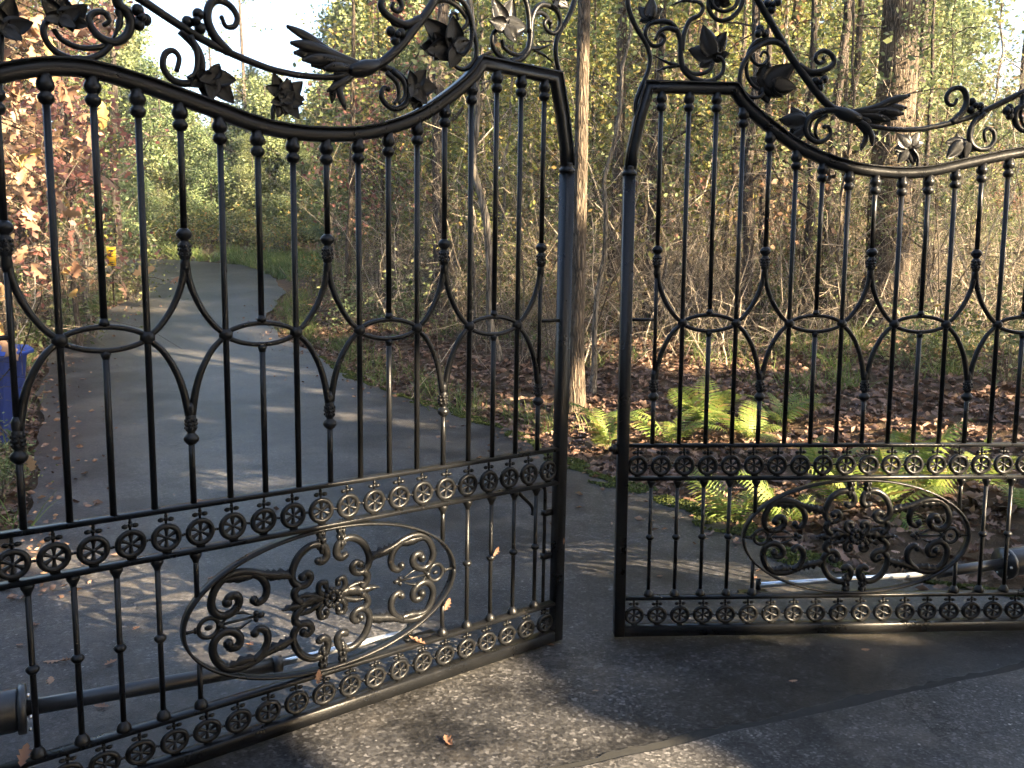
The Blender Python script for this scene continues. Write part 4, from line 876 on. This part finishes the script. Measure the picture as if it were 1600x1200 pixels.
# leaf litter: lobed oak leaves near, plain ones farther
def oak_template(curl):
    pts = [(0, 0), (.06, .10), (.17, .17), (.10, .28), (.27, .40), (.14, .50), (.25, .64), (.12, .72), (.13, .86), (0, 1.0), (-.13, .85), (-.12, .71), (-.26, .62), (-.13, .50), (-.28, .38), (-.10, .27), (-.16, .16), (-.06, .09)]
    A_ = np.array([(a, b - .45, curl * (a * a * 3.5) + curl * .5 * (b - .45) ** 2) for a, b in pts]); mid = np.array([(0, t - .45, curl * .5 * (t - .45) ** 2 - .02) for t in (.15, .5, .82)])
    V_ = np.vstack([A_, mid]); n = len(pts); F_ = []
    for j in range(n):
        c = n + (0 if (A_[j, 1] + A_[(j + 1) % n, 1]) / 2 + .45 < .32 else (1 if (A_[j, 1] + A_[(j + 1) % n, 1]) / 2 + .45 < .67 else 2)); F_.append((j, (j + 1) % n, c))
    F_ += [(3, n + 1, n), (15, n, n + 1), (6, n + 2, n + 1), (12, n + 1, n + 2)]
    return V_, np.array(F_)
def place(temp, C, size, tilt=.35):
    V0, F0 = temp; n = len(C); yaw = rng.random(n) * 2 * math.pi; nz = np.stack([rng.normal(size=n) * tilt, rng.normal(size=n) * tilt, np.ones(n)], 1); nz /= np.linalg.norm(nz, axis=1, keepdims=True)
    f = np.stack([np.cos(yaw), np.sin(yaw), np.zeros(n)], 1); f -= nz * (f * nz).sum(1, keepdims=True); f /= np.linalg.norm(f, axis=1, keepdims=True); s = np.cross(f, nz)
    W = C[:, None] + size[:, None, None] * (V0[None, :, 0:1] * s[:, None] + V0[None, :, 1:2] * f[:, None] + V0[None, :, 2:3] * nz[:, None])
    return W.reshape(-1, 3), ((np.arange(n) * len(V0))[:, None, None] + F0[None]).reshape(-1, 3)
OAKT = [oak_template(.5), oak_template(-.4), oak_template(.9)]
m = 9000; y = 4.2 + 7.5 * rng.random(m); x = np.where(rng.random(m) < .84, edge_r(y) + .05 + (9.5 * rng.random(m) ** 1.2), edge_l(y) - .05 - 3.0 * rng.random(m))
C = np.stack([x, y, hgt(x, y) + .008 + .035 * rng.random(m)], 1); lit = []; off = 0
for k in range(3):
    sl = slice(k * 3000, (k + 1) * 3000); lit.append(place(OAKT[k], C[sl], .06 + .075 * rng.random(3000)))
m2 = 34000; y = 5 + 14 * rng.random(m2) ** 1.2; x = np.where(rng.random(m2) < .78, edge_r(y) + .1 + 13 * rng.random(m2) ** 1.3, edge_l(y) - .05 - 5 * rng.random(m2) ** 1.5)
C2 = np.stack([x, y, hgt(x, y) + .01 + .03 * rng.random(m2)], 1); lit.append(leaf_cards(C2, .05 + .07 * rng.random(m2), .75, .6, .3))
m5 = 650; y5 = 3.9 + 16 * rng.random(m5) ** 1.5; sd5 = rng.random(m5) < .5; o5 = rng.exponential(.28, m5); x5 = np.where(sd5, edge_r(y5) - o5, edge_l(y5) + o5); C5 = np.stack([x5, y5, zbase(y5) + .034], 1); lit.append(leaf_cards(C5, .025 + .05 * rng.random(m5), .93, .55, .25))
V, Q = cat(lit); nn = len(OAKT[0][0])
rr = np.concatenate([np.repeat(np.clip(rng.random(9000) * .75 + .2 * rng.random(9000) ** 3, 0, 1), nn), np.repeat(rng.random(m2) * .85, 5), np.repeat(.3 + .65 * rng.random(m5), 5)])
tag(obj('leaf_litter', fast_mesh('leaf_litter', V, Q, LITTER, rr)), 'brown fallen leaves carpeting the ground under the trees', 'leaf litter', kind='stuff')
# dead sticks lying in the litter
fl = []
for k in range(3):
    V0, F0 = OAKT[k]; fl.append(fast_mesh('fallen_leaf', V0, F0, OAK_LEAF, np.full(len(V0), (.3, .62, .12)[k])))
def leaf_label(p):
    c = column(p[0], p[1], p[2]); q, sd, k_ = min((abs(c - q), sd, kk) for q, sd, kk in BARPX)
    key = ('fl', sd, k_, p[1] > 3.9); n = planted.get(key, 0); planted[key] = n + 1
    if 878 < c < 960: return '%ssmall dry leaf on the asphalt below the gap between the gates' % ('', 'another ')[min(n, 1)]
    return '%sdry leaf on asphalt %s the %s bar from the %s free post' % (('', 'second ', 'third ', 'fourth ')[min(n, 3)], 'far behind' if p[1] > 3.9 else 'near', ORD[k_], sd)
spots_px = [(1030, 902), (1353, 1016), (860, 1010), (160, 1106), (82, 1034), (104, 1034), (172, 1038), (80, 1064), (212, 985), (150, 565), (210, 662), (117, 500), (330, 905), (560, 930), (1130, 820), (1056, 826), (930, 1080), (700, 1160), (480, 905), (1240, 1065), (52, 980), (30, 1010), (62, 930), (390, 1010), (640, 700), (700, 690), (560, 720), (1180, 905)]
for k, (px, py) in enumerate(spots_px):
    p = gpt(px, py); 
    if p[1] > 6:
        for _ in range(6): p = gpt(px, py, float(zbase(p[1])) + .022)
    n_ = (p - J0) @ jn
    o = obj('fallen_leaf', fl[k % 3], loc=(p[0], p[1], p[2] + (.014 if n_ > 0 else .006))); s = .035 + .035 * random.random(); o.scale = (s, s, s); o.rotation_euler = (random.gauss(0, .15), random.gauss(0, .15), random.random() * 6.28)
    tag(o, leaf_label(p), 'leaf', 'dry leaves scattered on the asphalt')
def on_leaf(M, i, v, y): return np.array(M @ Vector((X(i), y, Zv(v))))
for k, (i, v, y, s, rot, lab) in enumerate(((12.0, -1.06, -.03, .085, (1.2, .5, .3), 'curled red brown leaf caught on the sunlit rim of the oval medallion'), (7.4, -1.195, -.03, .085, (1.4, .1, .2), 'orange leaf caught under the medallion on the lower rail'), (14.05, -.90, -.02, .075, (1.3, .8, .6), 'dry orange leaf hanging from a lower bar by the medallion'), (17.1, -.92, -.034, .05, (1.45, .2, .9), 'small tan leaf stuck to the free post of the left gate leaf'), (-.35, -1.165, -.03, .11, (.6, .3, .4), 'large pale brown oak leaf lodged on the bottom rail at the left edge'), (11.0, -1.185, -.01, .12, (.3, .2, 1.4), 'flat tan leaf resting on the rail below the medallion'))):
    p = on_leaf(ML, i, v, y); o = obj('caught_leaf', fl[2 - k % 2 * 2], loc=p); o.scale = (s * .62, s * .62, s * .8); o.rotation_euler = rot; tag(o, lab, 'leaf')

# ferns
def frond_mesh(L, n, seed):
    r = np.random.default_rng(seed); t = np.linspace(0, 1, 20); Pz = .95 * np.sin(t * 1.75) * L * .8; Py = L * (.22 * t + .62 * t ** 1.7); b = MB(); P = np.stack([.04 * L * np.sin(t * 3 + seed), Py, Pz], 1)
    b.tube(P, np.linspace(.003, .0008, 20), 4, caps=False, up=(1, 0, 0))
    for k in range(n):
        q = .16 + .82 * k / n; c = np.array([np.interp(q, t, P[:, j]) for j in range(3)]); tg = np.array([np.interp(min(1, q + .03), t, P[:, j]) for j in range(3)]) - c; tg /= np.linalg.norm(tg)
        pl = L * .30 * math.sin(math.pi * min(1, .18 + q * .86)) ** .8
        for s in (-1, 1):
            d = np.array([s, 0, 0]) * .93 + tg * .45 + np.array([0, 0, -.18 + .1 * r.random()]); d /= np.linalg.norm(d); up = np.cross(d, tg); up /= np.linalg.norm(up); w = np.cross(up, d)
            m_ = 7; V_ = []; 
            for j in range(m_):
                e = j / (m_ - 1); hw = pl * .115 * (1 - e) ** .7 * (1.0 if j % 2 == 0 else .38) + .0006; cc = c + d * pl * e + np.array([0, 0, -.12 * pl * e * e]); V_ += [cc + w * hw, cc - w * hw]
            b.add(V_, [(j * 2, j * 2 + 1, j * 2 + 3, j * 2 + 2) for j in range(m_ - 1)], .25 + .75 * r.random())
    me = b.mesh('frond', FERN, False); a = me.attributes.new('rnd', 'FLOAT', 'POINT'); a.data.foreach_set('value', np.concatenate(b.r).astype(np.float32)); return me
FR = [frond_mesh(.50, 18, 1), frond_mesh(.42, 16, 2), frond_mesh(.58, 20, 3)]
FERNS = [(952, 7.3, 1.0, 'fern left of the right gate leaf, beside the free post'), (1045, 7.2, 1.0, 'bright sunlit fern behind the second bar of the right gate leaf'), (1108, 7.5, 1.05, 'tall sunlit fern behind the third and fourth bars of the right gate leaf'), (1165, 7.1, .95, 'sunlit fern in front of the brightest leaf litter'), (1218, 7.6, .85, 'small fern behind the fifth bar of the right gate leaf'),
         (1150, 5.35, .8, 'low fern at the mossy drive edge left of the right medallion'), (1228, 5.3, .8, 'fern seen over the left shoulder of the right medallion'), (1285, 5.9, .7, 'fern under the rosette band left of the medallion top'), (1330, 5.35, .8, 'fern fronds drooping behind the top left of the right medallion'), (1395, 5.3, .95, 'large fern behind the centre of the right medallion'),
         (1460, 5.4, .9, 'fern behind the right shoulder of the right medallion'), (1420, 6.1, .8, 'fern above the right medallion behind the rosette band'), (1545, 5.6, .8, 'fern behind the plain bars right of the medallion'), (1608, 5.0, .7, 'fern at the right edge of the picture')]
for k, (px, Y, s, lab) in enumerate(FERNS):
    f = empty('fern', loc=at(px, Y)); f.scale = (s,) * 3; tag(f, lab, 'fern', 'ferns behind the right gate leaf'); n_ = 6 + k % 4; a0 = random.random() * 6
    for j in range(n_):
        o = obj('frond', FR[(k + j) % 3], f); sj = .55 + .6 * random.random(); o.scale = (sj,) * 3; o.rotation_euler = (random.gauss(0, .28) - .05, random.gauss(0, .25), a0 + j * 6.283 / n_ + random.gauss(0, .4))
# leafy bushes
def bush_mesh(n, w, h, ls, mat, nm):
    c = rng.normal(size=(n, 3)) * np.array([w, w, h]) * .45 + np.array([0, 0, h * .75]); c[:, 2] = np.abs(c[:, 2]); V_, F_ = leaf_cards(c, ls * (.6 + .8 * rng.random(n)), .45, .62, .25); k = 34
    st_ = np.stack([rng.normal(size=k) * .06, rng.normal(size=k) * .06, np.zeros(k)], 1); d = np.stack([rng.normal(size=k) * .5, rng.normal(size=k) * .5, np.ones(k)], 1); d /= np.linalg.norm(d, axis=1, keepdims=True)
    P_, _ = polyline(st_, d, h * (.7 + .8 * rng.random(k)), 6, .2); tv, tq = tubes(P_, (.005 * np.linspace(1, .3, 6))[None].repeat(k, 0), 4)
    return fast_mesh(nm + '_stems', tv, tq, TWIG, np.repeat(rng.random(k) * .6, 24)), fast_mesh(nm + '_leaves', V_, F_, mat, np.repeat(rng.random(n), 5))
BU = [bush_mesh(520, .7, .8, .075, LEAF_GREEN, 'bush_a'), bush_mesh(420, .55, .6, .065, LEAF_YELLOW, 'bush_b')]
for px, Y, s, k, lab in ((1575, 8.6, .8, 0, 'leafy green bush at the right edge behind the gate'), (1490, 9.6, .8, 1, 'yellow green bush behind the second medallion shoulder bars'), (1425, 9.8, .75, 0, 'low green bush at the foot of the thickest tree'), (492, 21.5, 1.1, 1, 'yellow green bush inside the bend of the drive'), (478, 16.4, .55, 1, 'low bush on the right verge where the drive narrows'), (425, 29.6, 1.3, 1, 'bright green bush on the outside of the far bend'), (210, 20.0, 1.2, 0, 'dark bush on the left verge near the yellow sign'), (120, 14.2, 1.1, 0, 'low green bush on the left bank behind the second bar'), (-40, 6.2, .5, 0, 'pale green weeds at the left edge in front of the bin'), (4, 5.9, .36, 0, 'small weeds at the left edge of the drive below the bin'), (545, 15.2, .7, 0, 'grassy bush right of the drive near the narrow verge'), (640, 13.5, .9, 0, 'green bush behind the bars left of the grey slanting tree'), (300, 34.5, 2.0, 1, 'yellow green bush closing the end of the drive')) + tuple((225 + 32 * j, 31.9 + .25 * (j % 3) + (-.8 if j > 5 else 0), 1.35 + .25 * (j % 2), j % 2, 'green bush along the far edge of the drive, %s from the left' % ORD[j]) for j in range(8)):
    e = empty('bush', loc=at(px, Y)); e.scale = (s,) * 3; e.rotation_euler = (0, 0, random.random() * 6); obj('stems', BU[k][0], e); obj('leaves', BU[k][1], e); tag(e, lab, 'bush')

# young oak leaning in from the left with big dry leaves
ox, oy, oz = at(-150, 4.9)
oak = empty('oak_sapling', loc=(ox, oy, oz)); tag(oak, 'young oak with large dry tan leaves hanging in at the left edge', 'tree')
K = 8; tz = np.linspace(0, 1, K); TPk = np.stack([.35 * tz ** 2, .1 * tz, 4.2 * tz - .1], 1); parts = [tubes(TPk[None], (.05 * (1 - .7 * tz))[None], 8)]
n = 30; t_ = .30 + .68 * rng.random(n); s_ = np.stack([np.interp(t_, tz, TPk[:, k]) for k in range(3)], 1); d = np.stack([.9 + .2 * rng.random(n), rng.normal(size=n) * .35, .12 + rng.normal(size=n) * .25], 1); d /= np.linalg.norm(d, axis=1, keepdims=True)
LPk, _ = polyline(s_, d, .7 + .75 * rng.random(n), 8, .13, .1); parts.append(tubes(LPk, (.009 * np.linspace(1, .3, 8))[None].repeat(n, 0), 5))
li = np.repeat(np.arange(n), 4); tk = rng.integers(2, 8, len(li)); d = rand_dirs(len(li), .2); TPl, _ = polyline(LPk[li, tk], d, .15 + .25 * rng.random(len(li)), 4, .2, .3); parts.append(tubes(TPl, (.0035 * np.linspace(1, .5, 4))[None].repeat(len(li), 0), 4))
V, Q = cat(parts); obj('trunk', fast_mesh('oak_trunk', V, Q, BARK_TAN, smooth_=True), oak)
lm = []
for k in range(6):
    V0, F0 = OAKT[k % 3]; lm.append(fast_mesh('oak_leaf', V0, F0, OAK_LEAF, np.full(len(V0), (.15, .35, .5, .65, .85, 1.0)[k])))
for k in range(290):
    j = int(rng.integers(len(li))); p = TPl[j, int(rng.integers(1, 4))]; o = obj('leaf', lm[int(rng.integers(6))], oak, loc=p + rng.normal(size=3) * .03); s = .10 + .07 * rng.random(); o.scale = (s,) * 3; o.rotation_euler = (math.pi + rng.normal() * .7 - .9, rng.normal() * .5, rng.random() * 6.28)

# ------------------------------------------------------------------ unseen wood behind the viewpoint that shades the gate, gaps cut for sun patches
e1 = np.array([-SUN_H[1], SUN_H[0], 0]); e2 = np.cross(e1, SUN) * -1
if e2[2] < 0: e2 = -e2
def ab(p): return float(p @ e1), float(p @ e2)
def ground_px(px, py):
    p = gpt(px, py)
    for _ in range(8): p = gpt(px, py, float(zbase(p[1])) + .02)
    return p
holes = []  # gaps left in the leaf screen so sun lands on chosen spots
def hole(p, r): holes.append(ab(np.asarray(p, float)) + (r,))
for i, v, r in ((13.2, -1.25, .20), (12.2, -1.10, .20), (10.6, -1.22, .17), (12.4, -.88, .13), (9.0, -1.02, .10), (14.2, -1.2, .12)): hole(on_leaf(ML, i, v, 0), r)
for px, py, r in ((640, 1110, .13), (720, 1120, .13), (800, 1140, .13), (900, 1165, .13), (620, 1170, .16), (1000, 1190, .12), (740, 1190, .2), (110, 880, .15), (170, 895, .16), (235, 915, .11), (310, 950, .07), (150, 940, .08), (430, 640, .07), (540, 650, .08), (640, 662, .08), (300, 655, .06), (500, 612, .07)): hole(ground_px(px, py), r)
for i, v, r in ((7.0, .64, .10), (6.0, .62, .10), (5.0, .66, .09), (4.0, .66, .08), (7.5, .5, .07), (6.3, -.66, .07), (4.0, -.66, .08), (2.8, -.66, .08), (11.0, -1.3, .045), (7.5, -1.3, .05), (6.9, -.72, .05), (1.5, -.9, .1)): hole(on_leaf(MR, i, v, 0), r)
for px, Y, z, r in ((1050, 7.2, .3, .25), (1115, 7.4, .35, .28), (1170, 7.1, .2, .25), (1250, 7.0, .05, .22), (1330, 7.0, .05, .22), (1400, 7.0, .05, .2), (1480, 6.9, .05, .18), (897, 8.9, .15, .22), (897, 8.9, 3.2, .35), (897, 8.9, 2.2, .15), (955, 7.2, .2, .12), (1150, 5.35, .2, .14), (1235, 5.3, .2, .13), (1335, 5.35, .2, .13), (1400, 5.3, .22, .15), (1465, 5.4, .2, .13), (1550, 5.6, .2, .12)):
    q_ = at(px, Y); hole((q_[0], q_[1], q_[2] + z), r)
for z in (1.5, 1.9, 2.3, 2.7, 3.1):
    for xx in (-3.0, -2.55): hole((xx + .2 * math.sin(z * 5), 4.9, z), .2)
holes = np.array(holes)
m1, m0, m3 = 64000, 110000, 26000
a = np.concatenate([-9 + 52 * rng.random(m1), 7 + 7.5 * rng.random(m3), -9 + 16.6 * rng.random(m0)]); b_ = np.concatenate([-3.5 + 23 * rng.random(m1), -3.5 + 13 * rng.random(m3), -3.5 + 8.8 * rng.random(m0)]); m1 += m3
isnear = np.arange(m1 + m0) >= m1
gx, gy = a / 1.15, b_ / 1.0
f = np.sin(gx * 1.9 + 1.7 * np.sin(gy * 1.3)) + np.sin(gy * 2.3 + 1.1 * np.sin(gx * 1.1 + 2)) + .8 * np.sin(gx * 4.1 + gy * 3.3) + .6 * np.sin(gx * 7.3 - gy * 6.1)
in_near = (a < 7.4) & (b_ < 5.2)
keep = np.where(isnear, in_near, (f > np.interp(a, [7, 10.0, 12.0, 15, 20, 60], [-1.6, -1.0, .1, 1.0, 1.3, 1.4])) & ~in_near)
dist = ((a[:, None] - holes[None, :, 0]) ** 2 + (b_[:, None] - holes[None, :, 1]) ** 2) < (holes[None, :, 2] + np.where(isnear, .075, .16)[:, None]) ** 2
keep &= ~dist.any(1)
a, b_, isnear = a[keep], b_[keep], isnear[keep]; m = len(a)
C = SUN[None] * (np.where(isnear, 11.5, 24.0) + 2.5 * (rng.random(m) - .5))[:, None] + a[:, None] * e1 + b_[:, None] * e2
ok = C[:, 2] > .3; C = C[ok]; isnear = isnear[ok]; m = len(C)
Lq = e1[None] * rng.normal(size=(m, 1)) + e2[None] * rng.normal(size=(m, 1)) + SUN[None] * rng.normal(size=(m, 1)) * .35; Lq /= np.linalg.norm(Lq, axis=1, keepdims=True)
Wq = np.cross(Lq, SUN[None] + .35 * rand_dirs(m)); Wq /= np.linalg.norm(Wq, axis=1, keepdims=True); s = (np.where(isnear, .09, .16) + np.where(isnear, .07, .14) * rng.random(m))[:, None]
V = np.stack([C - Lq * s * .6, C + Wq * s * .45, C + Lq * s * .6, C - Wq * s * .45], 1).reshape(-1, 3)
tag(obj('shade_screen_woods', fast_mesh('shade_screen_woods', V, (np.arange(m) * 4)[:, None] + np.arange(4)[None], SHADE_LEAF, np.repeat(rng.random(m), 4))), 'unseen leafy wood behind the viewpoint shading the gates, gaps shaped for sun patches', 'woods', kind='stuff')
mb = 34000; an = np.radians(150 + 150 * rng.random(mb)); rr_ = 13 + 5 * rng.random(mb); lumpy = 9 + 2.5 * np.sin(an * 9) + 1.5 * np.sin(an * 23)
C = np.stack([rr_ * np.cos(an), rr_ * np.sin(an), .2 + lumpy * rng.random(mb)], 1); C = C[(C @ SUN / np.linalg.norm(C, axis=1) < .72)]; mb = len(C)
Vb, Qb = quad_cards(C, .35 + .4 * rng.random(mb), .2, .7)
tag(obj('woods_behind', fast_mesh('woods_behind', Vb, Qb, SHADE_LEAF, np.repeat(rng.random(mb), 4))), 'wood on the near side of the road behind the viewpoint', 'woods', kind='stuff')
tk = np.linspace(-8, 42, 13); st = SUN_H[None] * 23 + np.array([e1[:2] * t for t in tk]); TPw = np.zeros((13, 6, 3)); TPw[:, :, :2] = st[:, None] + rng.normal(size=(13, 1, 2)) * .8; TPw[:, :, 2] = np.linspace(0, 18, 6)[None]
V, Q = tubes(TPw, np.linspace(.2, .06, 6)[None].repeat(13, 0), 8)
tag(obj('roadside_trunks', fast_mesh('roadside_trunks', V, Q, BARK_DARK, smooth_=True)), 'trunks of the wood behind the viewpoint', 'woods', kind='stuff')

# ------------------------------------------------------------------ the hazy air
hz = bpy.data.materials.new('thin_haze'); hz.use_nodes = True; hn = hz.node_tree.nodes; hn.remove(hn['Principled BSDF'])
pv = hn.new('ShaderNodeVolumePrincipled'); pv.inputs['Color'].default_value = (.93, .95, 1.0, 1); pv.inputs['Density'].default_value = 0.0009; pv.inputs['Anisotropy'].default_value = 0.1
hz.node_tree.links.new(pv.outputs[0], hn['Material Output'].inputs['Volume'])
tag(obj('haze', MB().box((-130, -48, -1.6), (130, 170, 22)).mesh('haze', hz, False)), 'thin pale morning haze among the trees', 'haze', kind='stuff')
sc.cycles.volume_bounces = 0
